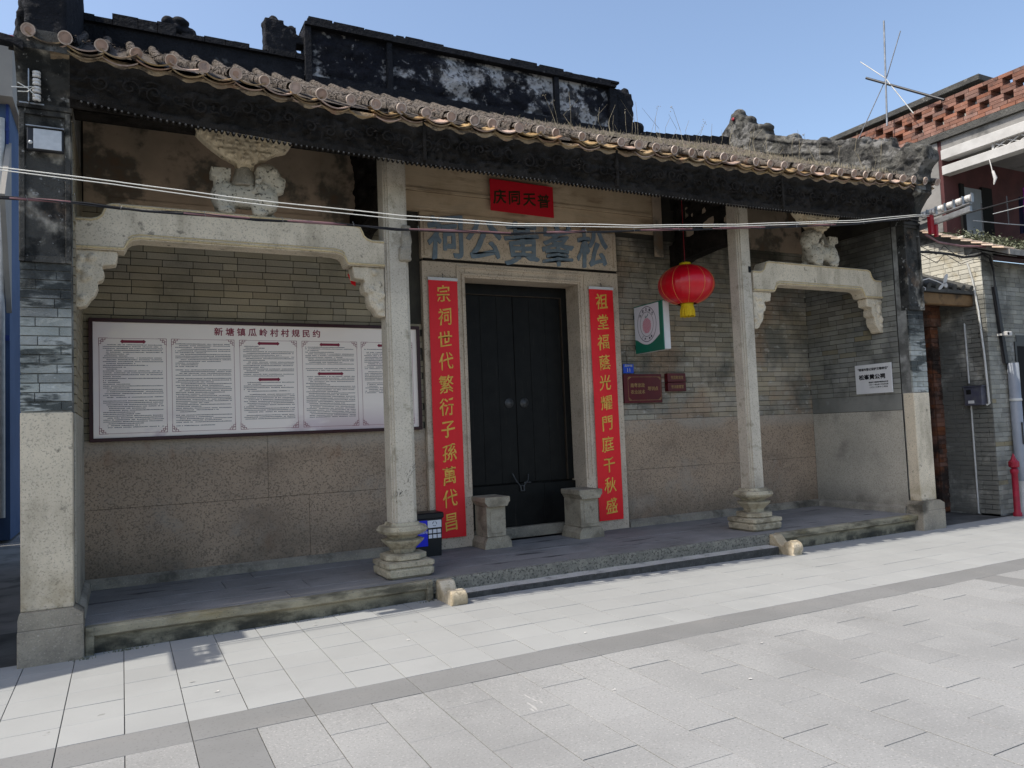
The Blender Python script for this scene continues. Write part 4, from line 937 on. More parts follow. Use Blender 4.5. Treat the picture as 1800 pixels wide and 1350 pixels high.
for fi, (a, b) in enumerate(frames):
    z0, z1 = 1.70, 2.637; t = .0028; c = .075; frets = MB(); PB.append(('panel_border', frets, 'print_red'))
    strip(frets, a + c, b - c, z1 - t, z1); strip(frets, a + c, b - c, z0, z0 + t)
    strip(frets, a, a + t * 1.2, z0 + c, z1 - c); strip(frets, b - t * 1.2, b, z0 + c, z1 - c)
    for sx_ in (0, 1):
        for sz_ in (0, 1):
            ox, oz = (a, b)[sx_], (z0, z1)[sz_]; qx, qz = (1, -1)[sx_], (1, -1)[sz_]; T = .0045
            for (u0, v0, u1, v1) in ((0, 0, .055, 0), (0, 0, 0, .055), (.0, .055, .018, .055), (.055, 0, .055, .018), (.018, .018, .055, .018), (.018, .018, .018, .055), (.018, .036, .04, .036), (.036, .018, .036, .036), (.055, 0, .075, 0), (0, .055, 0, .075), (.03, 0, .03, .018), (0, .03, .018, .03)):
                xa, xb = sorted((ox + qx * u0, ox + qx * u1)); za, zb = sorted((oz + qz * v0, oz + qz * v1))
                strip(frets, xa - T / 2, xb + T / 2, za - T / 2, zb + T / 2)
    heads = {0: [2.605], 1: [], 2: [2.605, 2.22], 3: [2.602, 2.28], 4: [2.60]}[fi]
    for hz in heads:
        cx = (a + b) / 2; wd = .085 if (fi, hz) != (3, 2.28) else .115
        ribs = MB(); PB.append(('heading_ribbon', ribs, 'print_red')); ribs.add([(cx + u, yb_, hz + v) for u, v in ((-wd, .014), (wd, .014), (wd + .012, .02), (wd + .03, 0), (wd + .012, -.02), (wd, -.014), (-wd, -.014), (-wd - .012, -.02), (-wd - .03, 0), (-wd - .012, .02))], [list(range(10))[::-1]])
    z = 2.585; bottom = {0: 1.745, 1: 1.745, 2: 1.80, 3: 1.80, 4: 2.05}[fi]
    while z > bottom:
        if any(abs(z - hz) < .032 for hz in heads) or rnd.random() < .06: z -= .0165; continue
        x = a + .035 + (rnd.uniform(.02, .05) if rnd.random() < .4 else 0); end = b - .04 if rnd.random() < .6 else a + rnd.uniform(.15, .5)
        while x < end:
            l = rnd.uniform(.006, .0105); 
            if rnd.random() < .93: strip(dash, x, x + l, z, z + rnd.uniform(.0055, .008)); 
            x += l + .0028
        z -= .0185 if fi != 1 else .0178
for nm, mb, m in PB + [('printed_lines', dash, 'print_grey')]:
    o = part(nm, mb, m, bd, kind='stuff' if nm == 'printed_lines' else None)
# --- couplets
def couplet(chars, x0, x1, lab, ys_=8.325):
    t_ = thing('couplet_banner', lab, 'couplet banner', ((x0 + x1) / 2, ys_, .345), 'red couplet banners beside the door')
    sh = MB(); nx_, nz_ = 8, 90; vs = []
    for i in range(nx_ + 1):
        for j in range(nz_ + 1):
            x = x0 + (x1 - x0) * i / nx_; z = .35 + 3.035 * j / nz_; e = abs(2 * i / nx_ - 1) ** 3
            vs.append((x + .003 * noise.noise(Vector((i // 8, z * 2, x0))), ys_ + .0035 + .0035 * noise.noise(Vector((x * 5, z * 2.2, x0))) - .005 * e * max(0, noise.noise(Vector((x * 2, z * 1.3, 9)))), z))
    k = nz_ + 1; sh.add(vs, [[i * k + j, (i + 1) * k + j, (i + 1) * k + j + 1, i * k + j + 1] for i in range(nx_) for j in range(nz_)], 0, True); sh.add([(x0 + .004, ys_ + .008, .352), (x1 - .004, ys_ + .008, .352), (x1 - .004, ys_ + .008, 3.38), (x0 + .004, ys_ + .008, 3.38)], [(0, 3, 2, 1)])
    part('banner_sheet', sh, 'red_paper', t_)
    part('banner_rod', MB().box(x0 - .004, x1 + .004, ys_ - .008, ys_ + .012, 3.386, 3.42), 'white_plate', t_)
    part('banner_hook', MB().tube([((x0 + x1) / 2, ys_ + .01, 3.47), ((x0 + x1) / 2, ys_ - .01, 3.45), ((x0 + x1) / 2, ys_, 3.415)], .005, 6), 'iron', t_)
    n = len(chars)
    for i, ch in enumerate(chars):
        text('banner_character', ch, .215, ((x0 + x1) / 2 + rnd.uniform(-.008, .008), ys_ - .0015, 3.225 - i * (2.69 / (n - 1))), 'gold', t_, bold=.0014, ext=.001, jit=.075, sx=.88)
couplet('宗祠世代繁衍子孫萬代昌', 3.235, 3.607, 'red couplet banner with gold characters on the left door jamb, beside the notice board')
couplet('祖堂福蔭光耀門庭千秋盛', 5.487, 5.868, 'red couplet banner with gold characters on the right door jamb, beside the house number')
hb = thing('lintel_banner', 'red horizontal banner with four dark characters above the door plaque', 'banner', (4.55, 8.31, 4.29))
part('banner_sheet', MB().prism([(4.09, 4.30), (4.995, 4.285), (4.995, 4.69), (4.09, 4.70)], 1, 8.315, 8.32), 'dark_red_paper', hb)
for i, ch in enumerate('庆同天普'): text('banner_character', ch, .19, (4.22 + i * .21, 8.3135, 4.49), 'ink', hb, bold=.0028, ext=.001, jit=.05)
# --- light box sign
sg = thing('light_box_sign', 'green and white light box sign with a pink lychee emblem', 'sign', (6.26, 7.73, 2.53))
part('sign_case', MB().box(6.215, 6.32, 7.73, 8.33, 2.535, 3.165, ch=.008), 'white_plate', sg)
part('sign_face', MB().box(6.2, 6.214, 7.725, 8.335, 2.53, 3.17, ch=.004), 'sign_green', sg)
part('wall_bracket', MB().box(6.25, 6.29, 8.3305, 8.42, 3.02, 3.07).box(6.25, 6.29, 8.3305, 8.42, 2.60, 2.65), 'dark_metal', sg)
xf = 6.1985; pts = [(8.325, 3.155), (7.80, 3.155), (7.80, 2.74)] + [(7.80 + .525 * k / 10, 2.74 - .11 * math.sin(math.pi * k / 10)) for k in range(1, 10)] + [(8.325, 2.72)]
part('emblem_field', MB().prism(pts, 0, xf - .0008, xf + .0008), 'sign_white', sg)
cy_, cz_ = 8.06, 2.90; em = MB()
def ring(mb, r0, r1, x, n=40, cy_=8.06, cz_=2.90, ey=.86):
    vs = [(x, cy_ + r * ey * math.cos(2 * math.pi * k / n), cz_ + r * math.sin(2 * math.pi * k / n)) for k in range(n) for r in (r0, r1)]
    mb.add(vs, [[2 * k, 2 * k + 1, 2 * ((k + 1) % n) + 1, 2 * ((k + 1) % n)] for k in range(n)])
ring(em, .228, .236, xf - .0015); ring(em, .160, .166, xf - .0015); part('emblem_rings', em, 'sign_navy', sg)
fm = MB()
for i in range(-9, 10):
    for j in range(-11, 12):
        u, v = i * .0115 + (j % 2) * .00575, j * .0105
        if (u / .088) ** 2 + (v / .105) ** 2 < 1: s_ = .0053; fm.add([(xf - .002, cy_ + u, cz_ - .02 + v + s_), (xf - .002, cy_ + u + s_, cz_ - .02 + v), (xf - .002, cy_ + u, cz_ - .02 + v - s_), (xf - .002, cy_ + u - s_, cz_ - .02 + v)], [(0, 1, 2, 3)])
part('lychee_emblem', fm, 'sign_pink', sg)
part('leaf_emblem', MB().add([(xf - .002, cy_ + a, cz_ + b) for a, b in ((.02, .085), (-.01, .11), (-.045, .145), (-.035, .115), (-.005, .09))], [(0, 1, 2, 3, 4)]).add([(xf - .002, cy_ + a, cz_ + b) for a, b in ((.025, .08), (.03, .105), (.02, .12), (.012, .09))], [(0, 1, 2, 3)]), 'leaf_green', sg)
for i, ch in enumerate('村里议事厅'):
    a = math.radians(90 + 50 - i * 25); r = .197
    o = text('sign_character', ch, .042, (xf - .002, cy_ + r * .86 * math.cos(math.radians(180) - a) * -1 * -1, cz_ + r * math.sin(a)), 'sign_navy', sg, face='-x', ext=.0004, bold=.0006)
for i, ch in enumerate('广州·增城'):
    a = math.radians(-90 - 32 + i * 16); r = .197
    text('sign_character', ch, .034, (xf - .002, cy_ - r * .86 * math.cos(a), cz_ + r * math.sin(a)), 'sign_navy', sg, face='-x', ext=.0004, bold=.0006)
# --- number plate and plaques
def plate(name, lab, cat, x0, x1, z0, z1, m, y=8.385, th=.02):
    t_ = thing(name, lab, cat, ((x0 + x1) / 2, y, z0)); part('plate_body', MB().box(x0, x1, y, y + th, z0, z1, ch=.003), m, t_); return t_
t_ = plate('house_number_plate', 'small blue house number plate reading 11', 'number plate', 6.02, 6.19, 2.275, 2.40, 'plate_blue')
text('plate_text', '瓜岭街', .034, (6.105, 8.383, 2.378), 'white_paint', t_, ext=.0005, bold=.0004, sx=1.3); text('plate_number', '11', .075, (6.105, 8.383, 2.317), 'white_paint', t_, ext=.0005, bold=.0003)
t_ = plate('maroon_plaque', 'larger maroon plaque with gold text under the blue number plate', 'plaque', 6.01, 6.645, 1.87, 2.262, 'maroon_sign', 8.375, .035)
text('plaque_text', '南粤家政', .060, (6.235, 8.373, 2.11), 'gold_dull', t_, ext=.0005, bold=.0006); text('plaque_text', '农业技术', .060, (6.235, 8.373, 2.02), 'gold_dull', t_, ext=.0005, bold=.0006)
text('plaque_text', '培训点', .060, (6.49, 8.373, 2.065), 'gold_dull', t_, ext=.0005, bold=.0006)
mb = MB()
for (a, b, c, d) in ((6.09, 6.61, 2.222, 2.226), (6.09, 6.61, 1.905, 1.909), (6.075, 6.079, 1.92, 2.21), (6.625, 6.629, 1.92, 2.21)): mb.add([(a, 8.3735, c), (b, 8.3735, c), (b, 8.3735, d), (a, 8.3735, d)], [(0, 1, 2, 3)])
for xx, q in ((6.075, 1), (6.629, -1)):
    for zz, s_ in ((2.226, -1), (1.905, 1)):
        for u in (0, .015, .03):
            xa, xb = sorted((xx + q * .005, xx + q * (.05 - u))); mb.add([(xa, 8.3735, zz + s_ * (.006 + u * .8)), (xb, 8.3735, zz + s_ * (.006 + u * .8)), (xb, 8.3735, zz + s_ * (.012 + u * .8)), (xa, 8.3735, zz + s_ * (.012 + u * .8))], [(0, 1, 2, 3)])
part('plaque_border', mb, 'gold_dull', t_)
t_ = thing('double_plaque', 'smaller dark maroon plaque in two tiers, right of the larger one', 'plaque', (6.88, 8.33, 2.02))
for z0, s_ in ((2.148, '党员教育室'), (2.02, '普法教育室')):
    part('plate_body', MB().box(6.722, 7.04, 8.335, 8.41, z0, z0 + .122, ch=.004), 'maroon_sign', t_); text('plaque_text', s_, .052, (6.885, 8.333, z0 + .062), 'gold_dull', t_, ext=.0005, bold=.0005, sx=.85)
t_ = thing('heritage_plate', 'white heritage plate with black characters on the right side wall', 'plate', (9.57, 7.28, 1.89))
part('plate_body', MB().box(9.562, 9.58, 6.985, 7.575, 1.885, 2.305, ch=.003), 'white_plate', t_)
for s_, sz, yy, zz, bo, sx_ in (('"增城市登记保护文物单位"', .042, 7.28, 2.235, .001, 1.0), ('松峯黄公祠', .075, 7.30, 2.125, .0022, 1.15), ('增城市文物保护委员会公布', .022, 7.20, 2.045, .0006, 1.2), ('二〇一一年九月二十五日公布', .022, 7.20, 2.01, .0006, 1.1), ('二〇一二年十二月立', .022, 7.20, 1.975, .0006, 1.5)):
    text('plate_text', s_, sz, (9.560, yy, zz), 'print_black', t_, face='-x', ext=.0004, bold=bo, sx=sx_)
# --- lantern
ln = thing('red_lantern', 'round red silk lantern with yellow tassel hanging in the porch', 'lantern', (6.42, 7.5, 2.93))
lx, ly, lz = 6.42, 7.5, 3.33
prof_ = [(.10 + .255 * math.sin(math.pi * k / 16) ** .8, -.235 + .47 * k / 16) for k in range(17)]
prof_ = [(max(.07, .355 * math.sqrt(max(0, 1 - (h / .262) ** 2))), h) for h in [-.245 + .49 * k / 18 for k in range(19)]]
part('lantern_body', MB().lathe(prof_, (lx, ly, lz), 96, ribs=32, amp=.012), 'lantern_red', ln)
rb = MB()
for k in range(32):
    a = 2 * math.pi * k / 32
    if k % 3 == 0: rb.tube([(lx + r * 1.0 * math.cos(a), ly + r * 1.0 * math.sin(a), lz + h) for r, h in prof_], .0022, 4)
part('lantern_ribs', rb, 'lantern_gold', ln)
part('lantern_cap', MB().lathe([(.001, .285), (.07, .285), (.085, .245), (.085, .235), (.001, .235)], (lx, ly, lz), 24), 'yellow_tassel', ln)
part('lantern_cap', MB().lathe([(.001, -.27), (.075, -.27), (.085, -.235), (.001, -.235)], (lx, ly, lz), 24), 'yellow_tassel', ln)
ts = MB()
for k in range(60):
    a = 2 * math.pi * k / 60; r = .088 + rnd.uniform(-.012, .006); ts.tube([(lx + .07 * math.cos(a), ly + .07 * math.sin(a), lz - .262), (lx + r * math.cos(a), ly + r * math.sin(a), lz - .33), (lx + (r + .004) * math.cos(a + .02), ly + r * math.sin(a + .02), lz - .40 + rnd.uniform(-.012, .01))], .0062, 4)
part('lantern_tassel', ts, 'yellow_tassel', ln, kind='stuff')
part('lantern_cord', MB().tube([(lx, ly, lz + .28), (lx, ly, 4.75)], .004, 6), 'cable_red', ln)
# --- recycling bin
bn = thing('recycling_bin', 'black recycling bin with blue front panel and white icons behind the nearer column', 'bin', (3.02, 8.05, ZP))
part('bin_body', MB().prism([(2.86, ZP + .001), (3.15, ZP + .001), (3.17, .63), (2.84, .63)], 1, 7.98, 8.22), 'bin_black', bn)
part('bin_lid', MB().box(2.825, 3.185, 7.955, 8.24, .632, .70, ch=.012), 'bin_black', bn)
part('bin_panel', MB().box(2.85, 2.99, 7.970, 7.979, .34, .62), 'bin_blue', bn)
part('bin_label', MB().box(2.995, 3.155, 7.970, 7.979, .535, .615), 'sign_white', bn)
mb = MB()
for i in range(3):
    for j in range(2): mb.box(3.003 + i * .052, 3.043 + i * .052, 7.970, 7.979, .475 - j * .055, .515 - j * .055)
part('bin_icons', mb, 'sign_white', bn)
text('bin_text', '可回收物', .03, (2.93, 7.968, .49), 'sign_white', bn, ext=.0004)
mb = MB()
for k in range(3):
    a0 = math.radians(90 + 120 * k + 10); a1 = math.radians(90 + 120 * k + 95); mb.tube([(3.075 + .024 * math.cos(a0 + (a1 - a0) * i / 3), 7.968, .578 + .024 * math.sin(a0 + (a1 - a0) * i / 3)) for i in range(4)], .003, 4)
part('bin_symbol', mb, 'sign_navy', bn)
tag(part('red_paper_scrap', MB().prism([(2.02, 3.20), (2.10, 3.20), (2.10, 3.08), (2.06, 3.10)], 1, 7.40, 7.405), 'red_paper'), 'scrap of red paper hanging under the left beam', 'paper scrap')
# --- floodlight, insulators on the left pier
fl = thing('floodlight', 'grey rectangular solar floodlight on the left pier panel', 'floodlight', (-.49, 6.64, 3.84))
part('lamp_case', MB().box(-.615, -.375, 6.62, 6.665, 3.845, 4.02, ch=.006), 'dark_metal', fl)
part('lamp_glass', MB().box(-.572, -.388, 6.612, 6.6195, 3.855, 4.008), 'glass_lamp', fl)
part('lamp_visor', MB().box(-.62, -.37, 6.60, 6.67, 4.0205, 4.028), 'steel', fl)
part('lamp_sensor', MB().lathe([(.001, -.012), (.012, -.01), (.015, 0)], (-.592, 6.62, 3.90), 12, axis=1), 'glass_lamp', fl)
part('lamp_bracket', MB().box(-.52, -.47, 6.6655, 6.70, 3.9, 3.96), 'dark_metal', fl)
ins = thing('insulator_stack', 'upright rack of grey insulators on the head of the left pier', 'insulators', (-.55, 6.6, 4.19))
part('rack_bar', MB().box(-.60, -.592, 6.55, 6.60, 4.19, 4.44).box(-.66, -.50, 6.60, 6.608, 4.19, 4.20), 'steel', ins)
for i in range(4):
    z = 4.225 + i * .06; part('insulator', MB().lathe([(.012, -.025), (.028, -.02), (.028, -.004), (.014, 0), (.028, .004), (.028, .02), (.012, .025)], (-.545, 6.56, z), 14), 'ceramic', ins)
part('tie_wire', MB().tube([(-.66, 6.5, 4.30), (-.61, 6.52, 4.28), (-.56, 6.53, 4.30), (-.60, 6.55, 4.26), (-.66, 6.52, 4.24)], .004, 5).tube([(-.7, 6.5, 4.26), (-.6, 6.5, 4.27), (-.54, 6.54, 4.22)], .004, 5), 'cable_white', ins)
# --- insulator arm at the right pier
ra = thing('insulator_rack', 'steel arm with a row of white spool insulators at the right pier', 'insulators', (9.95, 6.3, 4.2))
part('arm_bar', MB().prism([(6.95, 4.10), (5.95, 4.20), (5.95, 4.27), (6.95, 4.17)], 0, 9.93, 9.98), 'steel', ra)
part('arm_rail', MB().prism([(6.62, 4.25), (5.95, 4.30), (5.95, 4.315), (6.62, 4.265)], 0, 9.925, 9.985), 'steel', ra)
for i in range(6):
    y = 6.60 - i * .125; z = 4.30 + i * .010
    part('insulator', MB().lathe([(.012, -.036), (.042, -.032), (.044, -.008), (.024, 0), (.044, .008), (.042, .032), (.012, .036)], (9.955, y, z + .03), 16, axis=1), 'ceramic', ra)
    part('insulator_clip', MB().box(9.93, 9.98, y - .055, y - .047, z - .035, z + .085), 'steel', ra)
# --- cables across the front
def wire(name, pts, r, m, lab, cat='cable', sub=8, amp=.008, grp=None):
    out = []
    for (a, b) in zip(pts, pts[1:]):
        for k in range(sub): out.append([a[i] + (b[i] - a[i]) * k / sub for i in range(3)])
    out.append(list(pts[-1]))
    for p in out: p[2] += amp * noise.noise(Vector((p[0] * 1.3, r * 900, 0)))
    mb = MB().tube(out, r, 6)
    return tag(part(name, mb, m), lab, cat, grp)
Yc = 6.35
W1 = [(-4, Yc, 3.80), (-.757, Yc, 3.597), (-.035, Yc, 3.577), (.78, Yc, 3.545), (2.22, Yc, 3.527), (3.37, Yc, 3.558), (4.8, Yc, 3.665), (6.22, Yc, 3.80), (8.24, Yc, 4.03), (9.45, Yc + .05, 4.225), (9.93, Yc + .15, 4.30)]
wire('white_cable', W1, .0044, 'cable_white', 'upper white cable sagging across the whole porch front', grp='white cables across the front')
W2 = [(x, y - .02, z - .028 - .012 * (0 < x < 3)) for x, y, z in W1]
wire('white_cable', W2, .0038, 'cable_white', 'lower white cable sagging across the whole porch front', grp='white cables across the front')
B = [(-4, Yc + .05, 3.6), (-.76, Yc + .05, 3.388), (-.22, Yc + .05, 3.402), (.16, Yc + .05, 3.385), (1.0, Yc + .05, 3.395), (1.8, Yc + .05, 3.412), (2.22, Yc + .05, 3.415), (3.37, Yc + .05, 3.47), (6.13, Yc + .05, 3.755), (7.22, Yc + .05, 3.87), (8.3, Yc + .05, 4.0), (9.36, Yc + .1, 4.18), (9.85, 6.6, 4.22)]
cb = wire('cable_bundle', B, .009, 'cable_black', 'dark twisted cable bundle with pink taped lengths below the white cables')
wr = MB()
def bz(x): return lerp([(p[0], p[2]) for p in B], x)
for a, b in ((-.7, -.32), (.45, .95), (1.25, 1.75), (2.32, 3.35), (3.75, 4.2), (4.9, 5.6), (5.9, 6.7), (7.4, 7.9)):
    wr = MB().tube([(a + (b - a) * k / 6, Yc + .045, bz(a + (b - a) * k / 6) + .004) for k in range(7)], [.007, .010, .0125, .0115, .0125, .010, .007], 8); part('tape_wrap', wr, 'cable_pink', cb)
wr = MB()
for k in range(16):
    x = -.6 + k * .6; wr.tube([(x, Yc + .03, bz(x) + .03), (x + .01, Yc + .03, bz(x) - .012), (x + .02, Yc + .06, bz(x) + .02)], .0025, 4)
part('tie_wire', wr, 'steel', cb)
wr = MB(); pts = [(x * .2 - 1, Yc + .045 + .012 * math.cos(x * 1.1), bz(x * .2 - 1) + .014 * math.sin(x * 1.1)) for x in range(0, 54)]; wr.tube(pts, .0045, 5)
part('twisted_strand', wr, 'cable_black', cb)
wr = MB().box(9.86, 9.93, 6.45, 6.50, 4.02, 4.28).box(9.94, 9.98, 6.43, 6.47, 3.98, 4.2); part('red_tape', wr, 'cable_red', cb)

mb = MB()
for x, y in ((.38, 5.55), (.50, 5.25), (1.9, 5.6), (3.1, 5.0), (2.6, 3.9), (4.0, 4.1), (5.2, 4.35), (1.4, 6.5), (6.6, 6.35), (3.4, 3.6), (5.9, 5.7)):
    for q in range(2): r = rnd.uniform(.006, .014); z = ground_z(x, y) + .004; a = rnd.uniform(0, 3); x += .012; mb.add([(x + r * math.cos(a + k * 1.57), y + r * .7 * math.sin(a + k * 1.57), z + rnd.uniform(0, .006)) for k in range(4)], [(0, 1, 2, 3)])
tag(part('paving_litter', mb, 'ceramic', kind='stuff'), 'tiny pale scraps scattered over the sunlit paving', 'litter')
mb = MB()
for cx, cy, n_, w_ in ((.02, 6.70, 60, .07), (2.50, 6.68, 30, .05), (6.80, 6.56, 40, .06), (6.98, 6.42, 20, .03), (-.28, 6.62, 20, .04), (8.3, 6.72, 30, .3), (1.4, 6.72, 30, .4)):
    for k in range(n_):
        x, y = cx + rnd.gauss(0, w_), cy + rnd.uniform(-.012, .012); h = rnd.uniform(.008, .035); dx = rnd.gauss(0, .012); z = ground_z(x, y)
        mb.add([(x - .003, y, z), (x + .003, y, z), (x + dx, y - rnd.uniform(0, .02), z + h)], [(0, 1, 2)])
tag(part('grass_tufts', mb, 'leaf', kind='stuff'), 'small green tufts growing along the foot of the stone platform', 'grass')
# ================================================================ GATE IN THE ALLEY (right)
al = thing('alley_gate', 'brick gateway with a little tiled canopy squeezed into the alley right of the hall', 'gateway', (10.9, 7.6, 0))
XA = 11.62
g1 = part('gate_pier', MB().box(11.42, XA - .003, 7.62, 8.0, 0, 2.93), 'brick_orange', al)
BR2 = []; BRs = BR; BR = BR2
bricks(g1, 'brick_orange', 1, 7.62, 11.42, XA - .003, .02, 2.93, L=.22, H=.07)
bricks(g1, 'brick_orange', 0, 11.42, 7.63, 8.0, .02, 2.93, L=.22, H=.07)
g2 = part('gate_lintel', MB().box(9.94, XA - .003, 7.56, 7.95, 2.935, 3.30), 'brick_orange', al)
bricks(g2, 'brick_orange', 1, 7.56, 9.94, XA - .003, 2.94, 3.30, L=.22, H=.06)
place_bricks(BR2, 60, 'brick_courses'); BR = BRs
part('gate_leaf', MB().box(9.94, 11.42, 7.9, 7.96, 0, 2.93), 'brick_maroon', al)
part('canopy_beam', MB().box(9.94, 11.68, 7.02, 7.12, 3.175, 3.345, ch=.01), 'wood_beam', al)
part('canopy_beam', MB().box(9.94, 11.617, 7.125, 7.9, 3.30, 3.35), 'void', al)
part('canopy_roof', MB().prism([(6.98, 3.35), (6.98, 3.40), (7.9, 3.80), (7.9, 3.352)], 0, 9.94, 11.66), 'concrete_dark', al)
for i in range(8):
    x = 10.1 + i * .2; s_ = math.atan2(.4, .92); mb = MB().tube([(x, 6.96, 3.43), (x, 7.85, 3.43 + .385)], .05, 10); part('canopy_tile', mb, 'concrete_dark', al)

# ================================================================ RIGHT NEIGHBOUR
nbh = thing('neighbour_house', 'two-storey house right of the alley with grey brick below and red lattice parapet above', 'house', (13.5, 8, 0))
XB = 11.62; YBc = 6.85
gw = part('side_wall', MB().prism([(YBc, 0), (YBc, 3.98), (6.5, 3.85), (6.5, 3.86), (YBc, 4.0), (7.9, 4.58), (9.5, 4.6), (9.5, 0)], 0, XB, XB + .3), 'mortar_pale', nbh)
fw = part('front_wall', MB().box(XB + .3, 16, YBc, YBc + .3, 0, 3.86), 'mortar_pale', nbh)
fw2 = part('front_wall', MB().box(XB, XB + .2995, YBc + .0005, YBc + .29, 0, 3.86), 'mortar_pale', nbh)
BR3 = []; BR = BR3
bricks(gw, 'brick_sunlit_top', 0, XB, YBc, 8.2, .02, 3.98, L=.24, H=.072)
bricks(gw, 'brick_sunlit_top', 0, XB, 7.1, 8.2, 3.98, 4.3, L=.24, H=.072)
bricks(fw, 'brick_grey', 1, YBc, XB, 13.5, .02, 3.86, L=.24, H=.072, skip=lambda a, z: a > 12.3 and 1.1 < z < 2.6)
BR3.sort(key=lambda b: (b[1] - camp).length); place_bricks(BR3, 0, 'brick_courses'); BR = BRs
win = part('window', MB().box(12.3, 13.2, YBc - .01, YBc + .05, 1.1, 2.6), 'void', nbh)
part('window_frame', MB().box(12.28, 12.33, YBc - .02, YBc - .0105, 1.08, 2.62).box(12.33, 13.2, YBc - .02, YBc - .0105, 2.55, 2.72), 'dark_metal', win)
# lower tiled roof and its sunlit verge
lr = part('lower_roof', MB().prism([(6.40, 3.84), (6.40, 3.92), (7.95, 4.62), (7.95, 4.5)], 0, XB - .05, 16), 'concrete', nbh)
vm = MB(); n = 6; vs = []
for j in range(2):
    for k in range(n + 1): a = math.radians(180 * k / n); vs.append((-.075 * math.cos(a), j * .19, .05 * math.sin(a)))
vm.add(vs, [[k, k + 1, n + 2 + k, n + 1 + k] for k in range(n)], 0, True)
me_v = None
for i in range(10):
    y = 6.42 + i * .152; mb = MB(); mb.box(XB - .16, XB + .12, 0, .17, .0, .022, ch=.004)
    for v in mb.v: v.z += .045 * (1 - ((v.x - XB + .02) / .15) ** 2)
    for v in mb.v: v.y += y; v.z += 3.925 + i * .0686 + (v.y - y) * .25
    part('verge_tile', mb, 'verge_clay', lr)
mb = MB()
for k in range(2600):
    x = XB + .1 + abs(rnd.gauss(0, .9)); y = rnd.uniform(6.42, 7.6); h = 3.93 + (y - 6.4) * .45; z = h + abs(rnd.gauss(0, .055 if x > XB + .55 else .015)); s_ = rnd.uniform(.012, .03); a = rnd.uniform(0, 6.3); b = rnd.uniform(-1, 1)
    d = Vector((math.cos(a), math.sin(a), b)) * s_; e = Vector((-math.sin(a), math.cos(a), rnd.uniform(-.6, .6))) * s_ * .6; p = Vector((x, y, z)); mb.add([p - d, p - e, p + d, p + e], [(0, 1, 2, 3)])
tag(part('creeping_plant', mb, 'leaf', kind='stuff'), 'grey-green creeping plants spread over the neighbour\'s lower roof', 'plants')
# upper storey
XU = 12.5; YU = 7.9
part('upper_wall', MB().box(XU, 17, YU, YU + .25, 4.3, 6.2), 'brick_maroon', nbh)
part('upper_wall', MB().box(XU, XU + .25, YU + .251, 12, 4.3, 6.2), 'concrete', nbh)
part('plaster_strip', MB().box(XU - .012, XU - .0005, YU + .06, 9.2, 4.3, 6.19), 'concrete', nbh)
part('roof_slab', MB().box(XU - .06, 17, 4.6, 12, 6.20, 6.30), 'concrete_dark', nbh)
part('slab_band', MB().box(XU, XU + .2, 4.6, YU - .003, 6.03, 6.195), 'concrete', nbh)
part('white_beam', MB().box(XU - .03, XU + .17, 4.6, YU - .003, 5.86, 6.027, ch=.006), 'white_paint', nbh)
part('white_beam', MB().box(XU - .03, XU + .17, 4.6, YU - .003, 5.60, 5.75, ch=.006), 'white_paint', nbh)
lat = MB(); y = 7.05
lat.box(XU + .02, XU + .06, 7.05, 7.08, 5.752, 5.858)
while y > 4.8:
    for (a, b) in (((y, 5.755), (y - .2, 5.855)), ((y, 5.855), (y - .2, 5.755))):
        lat.tube([(XU + .03, a[0], a[1]), (XU + .03, b[0], b[1])], .011, 4)
    y -= .2
part('white_lattice', lat, 'white_paint', nbh)
part('ceiling', MB().box(XU + .18, 17, 4.6, YU - .003, 5.95, 6.0), 'concrete', nbh)
d_ = part('balcony_door', MB().box(13.0, 13.5, YU - .03, YU - .001, 4.3, 5.45), 'door_pale', nbh); part('door_frame', MB().box(12.9, 12.998, YU - .04, YU - .001, 4.3, 5.5).box(13.502, 13.8, YU - .04, YU - .001, 4.3, 5.5), 'void', d_)
part('balcony_rail', MB().tube([(XU, 7.7, 4.85), (XU, 5.0, 4.85)], .012, 6).tube([(XU, 7.3, 4.5), (XU, 7.3, 4.95)], .01, 6).tube([(XU, 6.9, 4.5), (XU, 6.9, 4.95)], .01, 6).tube([(XU, 6.95, 4.72), (XU, 5.0, 4.72)], .008, 6), 'dark_metal', nbh)
# red brick lattice parapet
par = part('brick_parapet', MB().box(XU - .02, XU + .20, 4.6, 9.9, 6.302, 6.33), 'concrete_dark', nbh)
bl, bh = .235, .062; nlat = 0; unit = MB().box(-.11, .11, -bl / 2 + .004, bl / 2 - .004, -bh / 2 + .003, bh / 2 - .003).mesh('lattice_brick', [MATS['brick_red']]); lb = []
rowpat = 'SSLLSLLSLLS'[:9]; z = 6.332 + bh / 2
pat = ['S', 'S', 'A', 'A', 'S', 'B', 'B', 'S', 'A']
pat = ['S', 'S', 'A', 'S', 'B', 'S', 'A', 'S', 'S']
pat = ['S', 'S', 'A', 'A', 'B', 'B', 'A', 'A', 'S']
for r, c in enumerate(pat):
    y = 4.65 + (bl / 2 if r % 2 else 0)
    if c == 'S':
        while y < 9.85: lb.append((y, z)); y += bl
    else:
        y = 4.65 + (.19 if c == 'B' else 0)
        while y < 9.85: lb.append((y, z)); y += .38
    z += bh
lb.sort(key=lambda q: abs(q[0] - 7.3)); rest_ = MB()
for i, (y, z) in enumerate(lb):
    if i < 200: link('lattice_brick', unit, par, (XU + .09, y, z))
    else: rest_.box(XU - .02, XU + .2, y - bl / 2 + .004, y + bl / 2 - .004, z - bh / 2 + .003, z + bh / 2 - .003)
if rest_.v: part('outer_lattice_bricks', rest_, 'brick_red', par, kind='stuff')
